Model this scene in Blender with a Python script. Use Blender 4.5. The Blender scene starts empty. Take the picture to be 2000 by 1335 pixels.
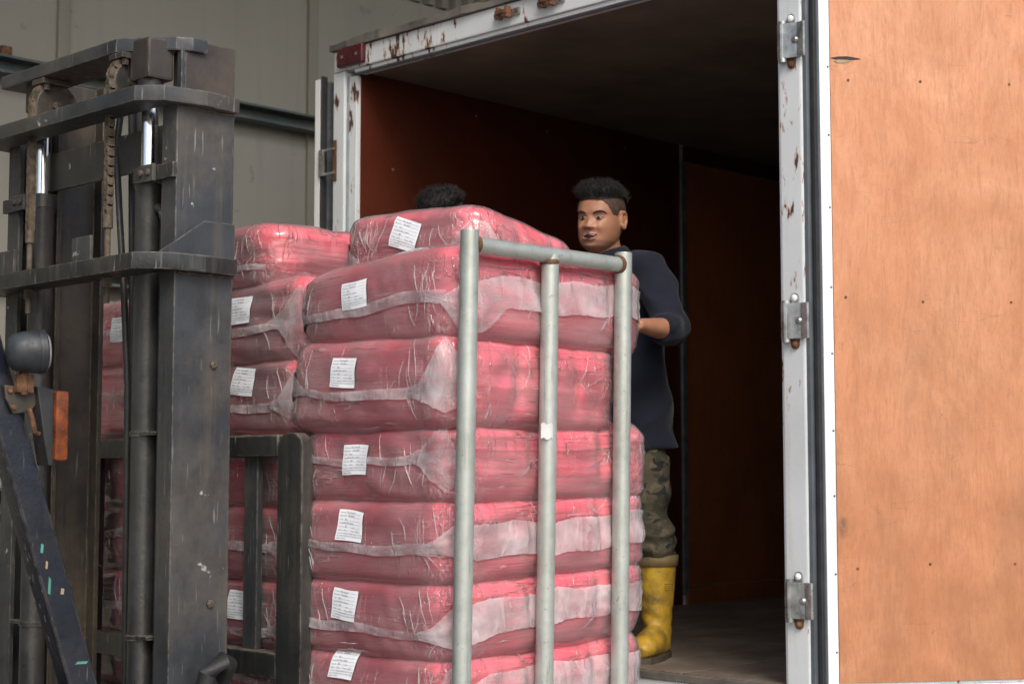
import bpy, bmesh, math, random
import numpy as np
from mathutils import Vector, Matrix

S = bpy.context.scene
C = S.collection
R = math.radians
rnd = random.Random(7)

# ------------------------------------------------------------------ camera
cd = bpy.data.cameras.new('camera'); cam = bpy.data.objects.new('camera', cd); C.objects.link(cam)
cam.location = (-2.958, -3.125, 1.66)
cam.rotation_euler = (R(90 + 4.55), 0, R(-45.60))
cd.lens = 56.88; cd.sensor_width = 36; cd.clip_start = .05; cd.clip_end = 2000
cd.dof.use_dof = True; cd.dof.focus_distance = 4.5; cd.dof.aperture_fstop = 5.6
S.camera = cam
# ------------------------------------------------------------------ sky, sun, exposure
SUN_EL, SUN_AZ = R(42), R(208)         # azimuth clockwise from +Y
w = bpy.data.worlds.new('World'); S.world = w; w.use_nodes = True
nt = w.node_tree
sky = nt.nodes.new('ShaderNodeTexSky'); sky.sky_type = 'NISHITA'; sky.sun_disc = False
sky.sun_elevation = SUN_EL; sky.sun_rotation = SUN_AZ; sky.dust_density = 4.0; sky.air_density = 1.0; sky.ozone_density = 1.0
nt.links.new(sky.outputs[0], nt.nodes['Background'].inputs[0])
nt.nodes['Background'].inputs[1].default_value = 0.148
sl = bpy.data.lights.new('sun', 'SUN'); sun = bpy.data.objects.new('sun', sl); C.objects.link(sun)
sl.energy = 1.0; sl.angle = R(24); sl.color = (1.0, .98, .95)
sd = Vector((math.sin(SUN_AZ)*math.cos(SUN_EL), math.cos(SUN_AZ)*math.cos(SUN_EL), math.sin(SUN_EL)))
sun.rotation_euler = sd.to_track_quat('Z', 'Y').to_euler(); sun.location = (0, -8, 9)
S.view_settings.view_transform = 'Standard'; S.view_settings.look = 'None'
S.view_settings.gamma = 1; S.view_settings.exposure = 0.42
S.view_settings.use_curve_mapping = False
S.cycles.transparent_max_bounces = 24; S.cycles.max_bounces = 8

# ------------------------------------------------------------------ materials
def newmat(name):
    m = bpy.data.materials.new(name); m.use_nodes = True
    t = m.node_tree; b = t.nodes['Principled BSDF']
    return m, t, b
class N:
    """tiny node-graph helper"""
    def __init__(s, t): s.t = t
    def n(s, ty, **k):
        x = s.t.nodes.new('ShaderNode'+ty)
        for a, v in k.items(): setattr(x, a, v)
        return x
    def set(s, sock, v):
        if hasattr(v, 'is_output') or isinstance(v, bpy.types.NodeSocket): s.t.links.new(v, sock)
        elif isinstance(v, (tuple, list)) and len(v) == 3 and sock.type == 'RGBA': sock.default_value = (*v, 1)
        else: sock.default_value = v
    def coord(s, kind='Object', scale=(1,1,1), rot=(0,0,0), uv=None):
        if uv: c = s.n('UVMap', uv_map=uv).outputs[0]
        else: c = s.n('TexCoord').outputs[kind]
        mp = s.n('Mapping'); s.t.links.new(c, mp.inputs[0])
        mp.inputs['Scale'].default_value = scale; mp.inputs['Rotation'].default_value = rot
        return mp.outputs[0]
    def world(s, scale=(1,1,1), rot=(0,0,0)):
        c = s.n('NewGeometry').outputs['Position']
        mp = s.n('Mapping'); s.t.links.new(c, mp.inputs[0])
        mp.inputs['Scale'].default_value = scale; mp.inputs['Rotation'].default_value = rot
        return mp.outputs[0]
    def noise(s, vec, scale=5, detail=4, rough=.55, dist=0):
        x = s.n('TexNoise'); s.t.links.new(vec, x.inputs['Vector'])
        x.inputs['Scale'].default_value = scale; x.inputs['Detail'].default_value = detail
        x.inputs['Roughness'].default_value = rough; x.inputs['Distortion'].default_value = dist
        return x.outputs['Fac']
    def voro(s, vec, scale=5, feature='F1', out='Distance', rand=1):
        x = s.n('TexVoronoi', feature=feature); s.t.links.new(vec, x.inputs['Vector'])
        x.inputs['Scale'].default_value = scale; x.inputs['Randomness'].default_value = rand
        return x.outputs[out]
    def ramp(s, fac, a, b, va=0., vb=1.):
        x = s.n('MapRange'); x.clamp = True; s.t.links.new(fac, x.inputs[0])
        for i, v in enumerate((a, b, va, vb)): x.inputs[i+1].default_value = v
        return x.outputs[0]
    def math(s, op, a, b=0., c=None):
        x = s.n('Math', operation=op); s.set(x.inputs[0], a); s.set(x.inputs[1], b)
        if c is not None: s.set(x.inputs[2], c)
        return x.outputs[0]
    def mix(s, fac, a, b):
        x = s.n('Mix', data_type='RGBA'); s.set(x.inputs[0], fac); s.set(x.inputs[6], a); s.set(x.inputs[7], b)
        return x.outputs[2]
    def bump(s, h, dist=.002, strength=.6, nrm=None):
        x = s.n('Bump'); s.t.links.new(h, x.inputs['Height'])
        x.inputs['Distance'].default_value = dist; x.inputs['Strength'].default_value = strength
        if nrm: s.t.links.new(nrm, x.inputs['Normal'])
        return x.outputs[0]
    def up(s):
        g = s.n('NewGeometry'); sp = s.n('SeparateXYZ'); s.t.links.new(g.outputs['Normal'], sp.inputs[0]); return sp.outputs[2]

def simple(name, col, rough=.5, metal=0., var=.15, vscale=8, bumpd=.0, bscale=60, spec=.5):
    m, t, b = newmat(name); g = N(t); v = g.world()
    n1 = g.noise(v, vscale, 5)
    c2 = tuple(max(0, x*(1-2*var)) for x in col); c1 = tuple(x*(1+var) for x in col)
    g.set(b.inputs['Base Color'], g.mix(g.ramp(n1, .3, .7), c1, c2))
    g.set(b.inputs['Roughness'], g.ramp(g.noise(v, vscale*3, 3), .3, .7, max(.03, rough-.1), min(1, rough+.12)))
    b.inputs['Metallic'].default_value = metal; b.inputs['Specular IOR Level'].default_value = spec
    if bumpd: g.set(b.inputs['Normal'], g.bump(g.noise(v, bscale, 4), bumpd))
    return m

def dirty_metal(name, base, dust, dust_amt=.5, rough=.5, scratch=.5, chip=None, gloss=.5):
    """dark painted steel with settled dust, grime blotches, scratches and pale chips"""
    m, t, b = newmat(name); g = N(t); v = g.world()
    d1 = g.noise(v, 3.2, 6, .62); d2 = g.noise(v, 38, 4, .6)
    dm = g.math('MULTIPLY', g.ramp(d1, .42, .68), dust_amt)
    upm = g.math('MULTIPLY', g.ramp(g.up(), .25, .95), .75)
    dm = g.math('MAXIMUM', dm, upm)
    dm = g.math('MULTIPLY', dm, g.ramp(d2, .25, .7, .55, 1.15))
    c = g.mix(g.ramp(g.noise(v, 9, 4), .3, .7), tuple(x*1.35 for x in base), tuple(x*.7 for x in base))
    c = g.mix(dm, c, dust)
    sv = g.world((70, 70, 5), (.25, .1, 0)); s1 = g.ramp(g.noise(sv, 1.6, 2, .5), .655, .72)
    sm = g.ramp(g.noise(v, 4.1, 3), .44, .60)
    s1 = g.math('MULTIPLY', g.math('MULTIPLY', s1, sm), scratch)
    c = g.mix(s1, c, (.34, .34, .33))
    if chip:
        cm = g.math('MULTIPLY', g.ramp(g.noise(v, 17, 3, .5), .69, .72), g.ramp(g.noise(v, 3.3, 2), .48, .58))
        c = g.mix(cm, c, chip)
    run = g.ramp(g.noise(g.world((26, 26, .9)), 1.2, 5, .65), .50, .72, 0, .55)
    c = g.mix(g.math('MULTIPLY', run, g.ramp(g.noise(v, 2.2, 3), .38, .62)), c, tuple(x*.8 for x in dust))
    c = g.mix(g.ramp(g.noise(g.world((1, 1, .5)), 11, 7, .75), .54, .70, 0, .5), c, tuple(x*.45 for x in base))
    bv = g.n('Bevel'); bv.samples = 2; bv.inputs[0].default_value = .007
    dt = g.n('VectorMath', operation='DOT_PRODUCT'); t.links.new(bv.outputs[0], dt.inputs[0]); t.links.new(g.n('NewGeometry').outputs['Normal'], dt.inputs[1])
    ew = g.math('MULTIPLY', g.ramp(dt.outputs['Value'], .99, .90), g.ramp(g.noise(v, 30, 4, .6), .42, .60, 0, .75))
    c = g.mix(ew, c, tuple(min(.4, x*2.0) for x in dust))
    g.set(b.inputs['Base Color'], c)
    g.set(b.inputs['Roughness'], g.math('ADD', g.math('MULTIPLY', dm, .35), g.ramp(d2, .3, .7, rough-.08, rough+.1)))
    b.inputs['Specular IOR Level'].default_value = gloss
    g.set(b.inputs['Normal'], g.bump(g.math('ADD', g.noise(v, 120, 3), g.math('MULTIPLY', d2, 1.5)), .0009, .7))
    return m

def white_paint(name, chips=.72, base=(.66, .71, .73)):
    """white box-body paint, greyed, with chips to dark primer and rust runs"""
    m, t, b = newmat(name); g = N(t); v = g.world()
    c = g.mix(g.ramp(g.noise(v, 2.1, 5), .3, .75), base, tuple(x*.80 for x in base))
    st = g.noise(g.world((30, 30, 1.6)), 1.3, 4)
    c = g.mix(g.ramp(st, .58, .78, 0, .35), c, (.40, .36, .30))
    n = g.noise(g.world((1, 1, .32)), 30, 5, .6); reg = g.noise(g.world((1, 1, .6)), 2.3, 2)
    n = g.math('ADD', n, g.ramp(reg, .35, .72, -.10, .10))
    rust = g.ramp(n, chips-.055, chips-.01, 0, .75); prim = g.ramp(n, chips-.005, chips+.006)
    c = g.mix(rust, c, (.36, .17, .075)); c = g.mix(prim, c, (.045, .032, .028))
    g.set(b.inputs['Base Color'], c)
    g.set(b.inputs['Roughness'], g.math('ADD', g.math('MULTIPLY', rust, .4), .42))
    g.set(b.inputs['Normal'], g.bump(g.math('SUBTRACT', g.noise(v, 60, 3), g.math('MULTIPLY', prim, 2.)), .0012, .5))
    return m

def plywood(name, base, dark, rough=.45, marks=True, grain=1.0, coat=0.):
    m, t, b = newmat(name); g = N(t); v = g.world()
    gv = g.world((9, 9, 1.6)); gr = g.noise(gv, 3.0, 7, .72, 1.4)
    fine = g.noise(g.world((70, 70, 16)), 1.8, 4, .7, .8)
    fig = g.noise(g.world((1, 1, .6)), 2.3, 7, .66, 2.2)
    red = g.noise(g.world((1.6, 1.6, .8)), 1.7, 4, .5, .8)
    c = g.mix(g.ramp(fig, .32, .68), base, dark)
    c = g.mix(g.ramp(red, .45, .75, 0, .5), c, (base[0]*.92, base[1]*.66, base[2]*.52))
    c = g.mix(g.ramp(gr, .46, .72, 0, .6*grain), c, tuple(x*.70 for x in dark))
    c = g.mix(g.ramp(fine, .48, .72, 0, .38*grain), c, tuple(x*.6 for x in dark))
    # dirt blotches, deepened downwards to paint in dimmer light; short dark scuffs
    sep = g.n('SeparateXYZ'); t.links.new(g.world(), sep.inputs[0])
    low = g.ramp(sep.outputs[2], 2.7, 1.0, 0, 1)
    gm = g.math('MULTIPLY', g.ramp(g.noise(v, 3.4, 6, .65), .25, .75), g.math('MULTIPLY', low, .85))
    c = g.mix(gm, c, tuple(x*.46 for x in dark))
    if marks:
        vv = g.voro(g.world((1, 1, .45), (0, .5, 0)), 7.5); pick = g.voro(g.world((1, 1, .45), (0, .5, 0)), 7.5, out='Color')
        sp = g.n('SeparateColor'); t.links.new(pick, sp.inputs[0])
        mk = g.math('MULTIPLY', g.ramp(vv, .17, .10), g.ramp(sp.outputs[0], .74, .78))
        mk = g.math('MULTIPLY', mk, g.ramp(g.noise(v, 46, 3), .38, .58))
        c = g.mix(g.math('MULTIPLY', mk, .8), c, (.06, .045, .045))
        v2 = g.voro(g.world((1, 1, .3)), 5.1); p2 = g.voro(g.world((1, 1, .3)), 5.1, out='Color')
        s2 = g.n('SeparateColor'); t.links.new(p2, s2.inputs[0])
        k2 = g.math('MULTIPLY', g.ramp(v2, .16, .08), g.ramp(s2.outputs[1], .80, .84))
        c = g.mix(g.math('MULTIPLY', k2, .55), c, (.50, .50, .52))
    if marks:
        ck = g.math('ABSOLUTE', g.math('SUBTRACT', g.noise(g.world((1.2, 1.2, 9), (0, .06, 0)), 1.5, 3, .55), .5))
        c = g.mix(g.math('MULTIPLY', g.ramp(ck, .0035, .0008), g.ramp(g.noise(v, 4.2, 2), .52, .60, 0, .35)), c, (.16, .08, .04))
        c = g.mix(g.ramp(g.noise(g.world((1, 1, .5), (0, 0, 1)), 1.4, 4, .6, 1), .50, .70, 0, .35), c, (.66, .39, .25))
        c = g.mix(g.ramp(g.noise(g.world((1, 1, .5), (0, 1, 0)), 5.5, 5, .7, 1), .56, .75, 0, .5), c, (.33, .15, .07))
    g.set(b.inputs['Base Color'], c)
    g.set(b.inputs['Roughness'], g.ramp(gr, .3, .7, rough-.08, rough+.14))
    b.inputs['Coat Weight'].default_value = coat; b.inputs['Coat Roughness'].default_value = .3
    g.set(b.inputs['Normal'], g.bump(g.math('ADD', fine, gr), .0007, .6))
    return m

def galvanised(name):
    m, t, b = newmat(name); g = N(t); v = g.world()
    sp = g.voro(v, 55, out='Color'); s = g.n('SeparateColor'); t.links.new(sp, s.inputs[0])
    n = g.noise(v, 7, 5, .6)
    c = g.mix(g.ramp(n, .35, .7), (.47, .51, .48), (.33, .36, .32))
    c = g.mix(g.ramp(s.outputs[0], 0, 1, 0, .22), c, (.58, .62, .60))
    gr = g.math('MULTIPLY', g.ramp(g.noise(v, 90, 3), .62, .72), g.ramp(g.noise(v, 5, 3), .42, .6))
    c = g.mix(g.math('MULTIPLY', gr, .7), c, (.10, .10, .09))
    sc = g.ramp(g.noise(g.world((60, 60, 4)), 1.4, 3), .62, .72, 0, .5)
    c = g.mix(sc, c, (.22, .22, .19))
    g.set(b.inputs['Base Color'], c); b.inputs['Metallic'].default_value = .55
    g.set(b.inputs['Roughness'], g.ramp(g.noise(v, 24, 4), .3, .7, .36, .58))
    g.set(b.inputs['Normal'], g.bump(g.noise(v, 150, 3), .0005, .5))
    return m

def bale_cloth(name):
    m, t, b = newmat(name); g = N(t)
    uv = g.coord(uv='wrap', scale=(2.2, 95, 1)); uv2 = g.coord(uv='wrap', scale=(7, 210, 1)); uv3 = g.coord(uv='wrap', scale=(3, 6, 1))
    st = g.noise(uv, 1, 3, .5, .25); fi = g.noise(uv2, 1, 3, .6); bl = g.noise(uv3, 1, 4)
    c = g.mix(g.ramp(st, .35, .68), (.82, .058, .122), (.73, .046, .098))
    c = g.mix(g.ramp(st, .60, .74, 0, .36), c, (.42, .030, .068))
    c = g.mix(g.ramp(bl, .35, .7, 0, .35), c, (.86, .078, .148))
    g.set(b.inputs['Base Color'], c); b.inputs['Roughness'].default_value = .75
    b.inputs['Specular IOR Level'].default_value = .2
    b.inputs['Sheen Weight'].default_value = .15
    g.set(b.inputs['Normal'], g.bump(g.math('ADD', g.math('MULTIPLY', st, 2), fi), .004, .6))
    return m

def film(name, haze=.125, streak=.24, tint=(.93, .88, .90)):
    """clear polythene: mostly see-through, milky where it is creased, sharp glints"""
    m = bpy.data.materials.new(name); m.use_nodes = True; t = m.node_tree
    for x in list(t.nodes): t.nodes.remove(x)
    g = N(t); out = g.n('OutputMaterial')
    at = g.n('Attribute', attribute_name='crinkle').outputs['Fac']
    def ridge(vec, sc, dist, lo, hi):
        n = g.noise(vec, sc, 3, .5, dist)
        a = g.math('ABSOLUTE', g.math('SUBTRACT', n, .5))
        return g.ramp(a, lo, hi, 1, 0)
    r1 = ridge(g.coord(uv='wrap', scale=(2.6, 24, 1), rot=(0, 0, .85)), 1.0, .25, 0, .016)
    r2 = ridge(g.coord(uv='wrap', scale=(24, 2.2, 1), rot=(0, 0, .28)), 1.0, .3, 0, .014)
    r3 = ridge(g.coord(uv='wrap', scale=(30, 12, 1), rot=(0, 0, .4)), 1.0, 1.2, 0, .05)
    big = g.noise(g.coord(uv='wrap', scale=(4, 7, 1)), 1, 3)
    soft = g.noise(g.coord(uv='wrap', scale=(9, 16, 1), rot=(0, 0, .5)), 1, 2, .4, .4)
    g1 = g.ramp(g.noise(g.coord(uv='wrap', scale=(5, 7, 1)), 1, 2), .50, .66)
    g2 = g.ramp(g.noise(g.coord(uv='wrap', scale=(4.3, 6, 2)), 1.3, 2), .50, .66)
    r1 = g.math('MULTIPLY', r1, g1); r2 = g.math('MULTIPLY', r2, g2)
    r3 = g.math('MULTIPLY', r3, g.math('MULTIPLY', at, .8))
    allr = g.math('MAXIMUM', g.math('MAXIMUM', r1, r2), r3)
    h2 = g.math('ADD', g.math('MULTIPLY', allr, .9), g.math('MULTIPLY', soft, .75))
    nrm = g.bump(h2, .006, .9)
    gl = g.n('BsdfGlossy'); gl.inputs['Roughness'].default_value = .09; t.links.new(nrm, gl.inputs['Normal']); gl.inputs[0].default_value = (1, 1, 1, 1)
    tr = g.n('BsdfTransparent')
    df = g.n('BsdfDiffuse'); df.inputs[0].default_value = (*tint, 1); t.links.new(nrm, df.inputs['Normal'])
    fr = g.n('Fresnel'); fr.inputs[0].default_value = 1.5; t.links.new(nrm, fr.inputs['Normal'])
    hz = g.math('ADD', g.math('MULTIPLY', g.ramp(big, .35, .7, .6, 1.4), haze), g.math('MULTIPLY', allr, streak))
    hz = g.math('ADD', hz, g.math('MULTIPLY', fr.outputs[0], .30))
    hz = g.math('MINIMUM', hz, .8)
    m1 = g.n('MixShader'); t.links.new(hz, m1.inputs[0]); t.links.new(tr.outputs[0], m1.inputs[1]); t.links.new(df.outputs[0], m1.inputs[2])
    m2 = g.n('MixShader'); t.links.new(g.math('MULTIPLY', fr.outputs[0], 1.3), m2.inputs[0]); t.links.new(m1.outputs[0], m2.inputs[1]); t.links.new(gl.outputs[0], m2.inputs[2])
    t.links.new(m2.outputs[0], out.inputs[0])
    return m

def tape(name, alpha=.62):
    m = bpy.data.materials.new(name); m.use_nodes = True; t = m.node_tree
    for x in list(t.nodes): t.nodes.remove(x)
    g = N(t); out = g.n('OutputMaterial'); v = g.world()
    n = g.noise(g.world((1, 1, .45), (.3, .2, 0)), 20, 4, .55, 1.2); n2 = g.noise(v, 7, 3)
    nrm = g.bump(n, .012, .8)
    gl = g.n('BsdfGlossy'); gl.inputs['Roughness'].default_value = .2; t.links.new(nrm, gl.inputs['Normal'])
    df = g.n('BsdfDiffuse'); df.inputs[0].default_value = (.90, .84, .87, 1); t.links.new(nrm, df.inputs['Normal'])
    tr = g.n('BsdfTransparent'); fr = g.n('Fresnel'); t.links.new(nrm, fr.inputs['Normal'])
    al = g.math('ADD', g.ramp(n2, .3, .7, alpha-.2, alpha+.14), g.ramp(n, .52, .72, 0, .14))
    m1 = g.n('MixShader'); t.links.new(al, m1.inputs[0]); t.links.new(tr.outputs[0], m1.inputs[1]); t.links.new(df.outputs[0], m1.inputs[2])
    m2 = g.n('MixShader'); t.links.new(fr.outputs[0], m2.inputs[0]); t.links.new(m1.outputs[0], m2.inputs[1]); t.links.new(gl.outputs[0], m2.inputs[2])
    t.links.new(m2.outputs[0], out.inputs[0]); return m

def camo(name):
    m, t, b = newmat(name); g = N(t); v = g.world((1, 1, 1.5))
    c = g.mix(g.ramp(g.noise(v, 17, 2, .4, .5), .50, .53), (.066, .056, .036), (.030, .034, .021))
    c = g.mix(g.ramp(g.noise(g.world((1, 1, 1.5), (1, 2, 0)), 19, 2, .4, .5), .56, .59), c, (.012, .012, .012))
    c = g.mix(g.ramp(g.noise(g.world((1, 1, 1.4), (2, .4, 0)), 24, 2, .4, .5), .60, .63), c, (.10, .082, .054))
    g.set(b.inputs['Base Color'], c); b.inputs['Roughness'].default_value = .9
    g.set(b.inputs['Normal'], g.bump(g.noise(v, 30, 4), .006, .6)); return m

def cloth(name, col, bumpd=.004):
    m, t, b = newmat(name); g = N(t); v = g.world()
    g.set(b.inputs['Base Color'], g.mix(g.ramp(g.noise(v, 6, 4), .3, .7), tuple(x*1.25 for x in col), tuple(x*.75 for x in col)))
    b.inputs['Roughness'].default_value = .9; b.inputs['Specular IOR Level'].default_value = .15
    b.inputs['Sheen Weight'].default_value = .1
    g.set(b.inputs['Normal'], g.bump(g.noise(g.world((1, 1, .5)), 22, 4, .5, .6), bumpd, .6)); return m

def skin(name):
    m, t, b = newmat(name); g = N(t); v = g.world()
    c = g.mix(g.ramp(g.noise(v, 24, 4), .3, .7), (.42, .21, .125), (.33, .155, .09))
    st = g.n('Attribute', attribute_name='stubble').outputs['Fac']
    c = g.mix(g.ramp(g.noise(v, 70, 3), .35, .7, 0, .3), c, (.36, .15, .10))
    c = g.mix(g.math('MULTIPLY', st, g.ramp(g.noise(v, 420, 2), .35, .6, .35, .85)), c, (.10, .060, .045))
    g.set(b.inputs['Base Color'], c); g.set(b.inputs['Roughness'], g.ramp(g.noise(v, 35, 3), .3, .7, .40, .62))
    b.inputs['Subsurface Weight'].default_value = .08; b.inputs['Subsurface Radius'].default_value = (.01, .004, .002)
    g.set(b.inputs['Normal'], g.bump(g.noise(v, 260, 3), .0004, .4)); return m

def rubber_boot(name):
    m, t, b = newmat(name); g = N(t); v = g.world()
    c = g.mix(g.ramp(g.noise(v, 6, 5), .3, .7), (.62, .40, .035), (.48, .29, .03))
    d = g.ramp(g.noise(v, 15, 7, .72), .42, .66, 0, .85)
    c = g.mix(d, c, (.13, .09, .04))
    g.set(b.inputs['Base Color'], c); b.inputs['Roughness'].default_value = .42
    g.set(b.inputs['Normal'], g.bump(g.noise(g.world((1, 1, 2)), 14, 4), .008, .5)); return m

def floor_wood(name):
    m, t, b = newmat(name); g = N(t)
    gv = g.world((2, 34, 34)); n = g.noise(gv, 2, 5, .6, .4)
    c = g.mix(g.ramp(n, .3, .7), (.20, .16, .125), (.11, .088, .070))
    c = g.mix(g.ramp(g.noise(g.world(), 4, 5), .45, .7, 0, .6), c, (.34, .30, .26))
    g.set(b.inputs['Base Color'], c); b.inputs['Roughness'].default_value = .6
    g.set(b.inputs['Normal'], g.bump(n, .002, .6)); return m

def concrete(name):
    m, t, b = newmat(name); g = N(t); v = g.world()
    c = g.mix(g.ramp(g.noise(v, .6, 6), .3, .7), (.34, .33, .31), (.25, .245, .235))
    c = g.mix(g.ramp(g.noise(v, 14, 5), .5, .7, 0, .5), c, (.17, .165, .16))
    g.set(b.inputs['Base Color'], c); b.inputs['Roughness'].default_value = .85
    g.set(b.inputs['Normal'], g.bump(g.noise(v, 60, 4), .003, .5)); return m

def cladding(name, col):
    m, t, b = newmat(name); g = N(t); v = g.world()
    c = g.mix(g.ramp(g.noise(g.world((1, 1, .35)), 1.3, 5), .3, .7), col, tuple(x*.82 for x in col))
    c = g.mix(g.ramp(g.noise(g.world((14, 14, .7)), 1.1, 4), .55, .75, 0, .3), c, tuple(x*.62 for x in col))
    c = g.mix(g.ramp(g.noise(v, 7, 3), .70, .72, 0, .5), c, tuple(x*.55 for x in col))
    g.set(b.inputs['Base Color'], c); b.inputs['Roughness'].default_value = .55
    g.set(b.inputs['Normal'], g.bump(g.noise(g.world((1, 1, .5)), 3, 3), .01, .3)); return m

M = dict(
    mast=dirty_metal('mast_paint', (.032, .037, .043), (.125, .110, .086), .55, .44, .5, (.42, .43, .42)),
    mastd=dirty_metal('greasy_mast_steel', (.022, .021, .020), (.105, .082, .055), .8, .5, .2),
    mastr=dirty_metal('rubbed_brown_steel', (.040, .034, .031), (.115, .088, .062), .6, .5, .5),
    navy=dirty_metal('navy_guard_paint', (.008, .011, .020), (.075, .066, .052), .32, .30, .7, (.20, .16, .12), .6),
    black=dirty_metal('chipped_black_paint', (.012, .014, .016), (.14, .125, .10), .30, .38, .9, (.36, .35, .32), .6),
    cyl=dirty_metal('oily_cylinder', (.022, .023, .024), (.09, .085, .075), .35, .34, .0, None, .7),
    chain=simple('rusty_chain', (.125, .100, .070), .75, .1, .35, 40, .001, 120),
    chrome=simple('chrome_rod', (.85, .86, .88), .10, 1., .02, 20),
    hose=simple('hose_rubber', (.03, .03, .031), .45, 0, .2, 20),
    rubber=simple('black_rubber', (.022, .023, .025), .6, 0, .2, 14),
    gasket=simple('grey_gasket', (.085, .10, .115), .5, 0, .15, 10),
    white=white_paint('chipped_white_paint', .612), whitec=white_paint('white_paint', .68, (.74, .79, .81)),
    trim=white_paint('white_trim', .80, (.86, .88, .88)),
    roofcap=simple('dirty_roof_cap', (.17, .16, .14), .7, .2, .3, 9, .002, 40),
    rust=simple('rusty_iron', (.17, .085, .045), .75, .3, .35, 45, .0012, 90),
    zinc=simple('zinc_hinge', (.42, .43, .42), .34, .8, .25, 30, .0008, 80),
    galv=galvanised('galvanised_pipe'),
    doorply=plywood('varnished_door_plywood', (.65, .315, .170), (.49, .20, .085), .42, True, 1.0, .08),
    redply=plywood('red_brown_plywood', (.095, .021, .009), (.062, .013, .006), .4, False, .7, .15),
    brownply=plywood('brown_plywood', (.42, .145, .050), (.32, .105, .036), .45, False, .8, .1),
    ceil=simple('grimy_ceiling_board', (.20, .165, .12), .7, 0, .15, 3),
    alu=simple('aluminium_strip', (.36, .40, .43), .4, .7, .15, 20),
    floor=floor_wood('worn_floor_boards'),
    cloth=bale_cloth('red_fabric'), film=film('clear_film'), tape=tape('translucent_tape', .30), tapew=tape('milky_film', .35), gus=tape('creased_film', .24), crease=tape('film_fold', .30),
    paper=simple('label_paper', (.86, .90, .95), .6, 0, .02, 20), ink=simple('label_ink', (.05, .05, .09), .7, 0, .1, 20),
    amber=simple('amber_lens', (.19, .045, .011), .25, 0, .3, 30), redlens=simple('red_lens', (.075, .010, .014), .3, 0, .2, 20),
    lampcase=simple('weathered_lamp_case', (.028, .034, .040), .5, 0, .35, 18, .0008, 60), glass=simple('lamp_glass', (.5, .52, .53), .08, .3, .1, 20),
    wall=cladding('olive_grey_cladding', (.315, .306, .262)), wallrib=cladding('ribbed_cladding', (.255, .247, .20)),
    rail=dirty_metal('blue_grey_steel', (.06, .085, .095), (.16, .14, .10), .4, .5, .2),
    concrete=concrete('concrete'),
    navyshirt=cloth('navy_shirt', (.013, .015, .026), .006), camo=camo('camouflage_cloth'), boot=rubber_boot('yellow_rubber'),
    bootcuff=simple('muddy_cuff', (.16, .115, .05), .7, 0, .3, 20), sole=simple('boot_sole', (.07, .055, .035), .8, 0, .2, 20),
    skin=skin('skin'), hair=simple('black_hair', (.010, .009, .009), .75, 0, .3, 60), fade=simple('clipped_hair', (.075, .045, .032), .8, 0, .3, 120),
    lip=simple('lips', (.40, .185, .14), .4, 0, .1, 40), dark=simple('mouth_dark', (.03, .008, .008), .6, 0, .1, 40),
    tooth=simple('teeth', (.80, .76, .68), .3, 0, .05, 40), eyew=simple('eye_white', (.30, .27, .24), .2, 0, .05, 40), iris=simple('iris', (.012, .008, .006), .1, 0, .1, 40),
    grey=dirty_metal('counterweight_paint', (.09, .095, .10), (.16, .14, .11), .4, .5, .3),
    yellow=dirty_metal('forklift_body_paint', (.05, .06, .09), (.14, .12, .09), .3, .4, .5),
    wood=simple('pallet_wood', (.34, .25, .16), .8, 0, .25, 12),
    sticker=simple('tape_scrap', (.62, .64, .63), .4, 0, .1, 20),
    green=simple('green_paint_fleck', (.08, .30, .25), .5, 0, .1, 20),
)

# ------------------------------------------------------------------ mesh helpers
WL = {}
def place(o, wl, parent):
    C.objects.link(o)
    p = Vector((0, 0, 0))
    if parent is not None: o.parent = parent; p = WL[parent.name]
    o.location = Vector(wl) - p; WL[o.name] = Vector(wl)
def tag(o, label=None, cat=None, group=None, kind=None):
    if label: o['label'] = label
    if cat: o['category'] = cat
    if group: o['group'] = group
    if kind: o['kind'] = kind
    return o
def thing(name, loc, label, cat, group=None):
    o = bpy.data.objects.new(name, None); o.empty_display_size = .1; place(o, loc, None); return tag(o, label, cat, group)
def raw(name, v, f, mat, parent=None, smooth=False, origin=None, uvs=None):
    v = np.asarray(v, float).reshape(-1, 3)
    c = np.array(origin) if origin is not None else (v.min(0)+v.max(0))/2
    me = bpy.data.meshes.new(name); me.from_pydata((v-c).tolist(), [], f); 
    me.materials.append(M[mat] if isinstance(mat, str) else mat)
    if smooth: me.polygons.foreach_set('use_smooth', [True]*len(me.polygons))
    me.update()
    o = bpy.data.objects.new(name, me); place(o, c, parent); return o
def share(src, loc, parent, rot=None):
    o = bpy.data.objects.new(src.name.split('.')[0], src.data); place(o, loc, parent)
    if rot: o.rotation_euler = rot
    return o
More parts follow.
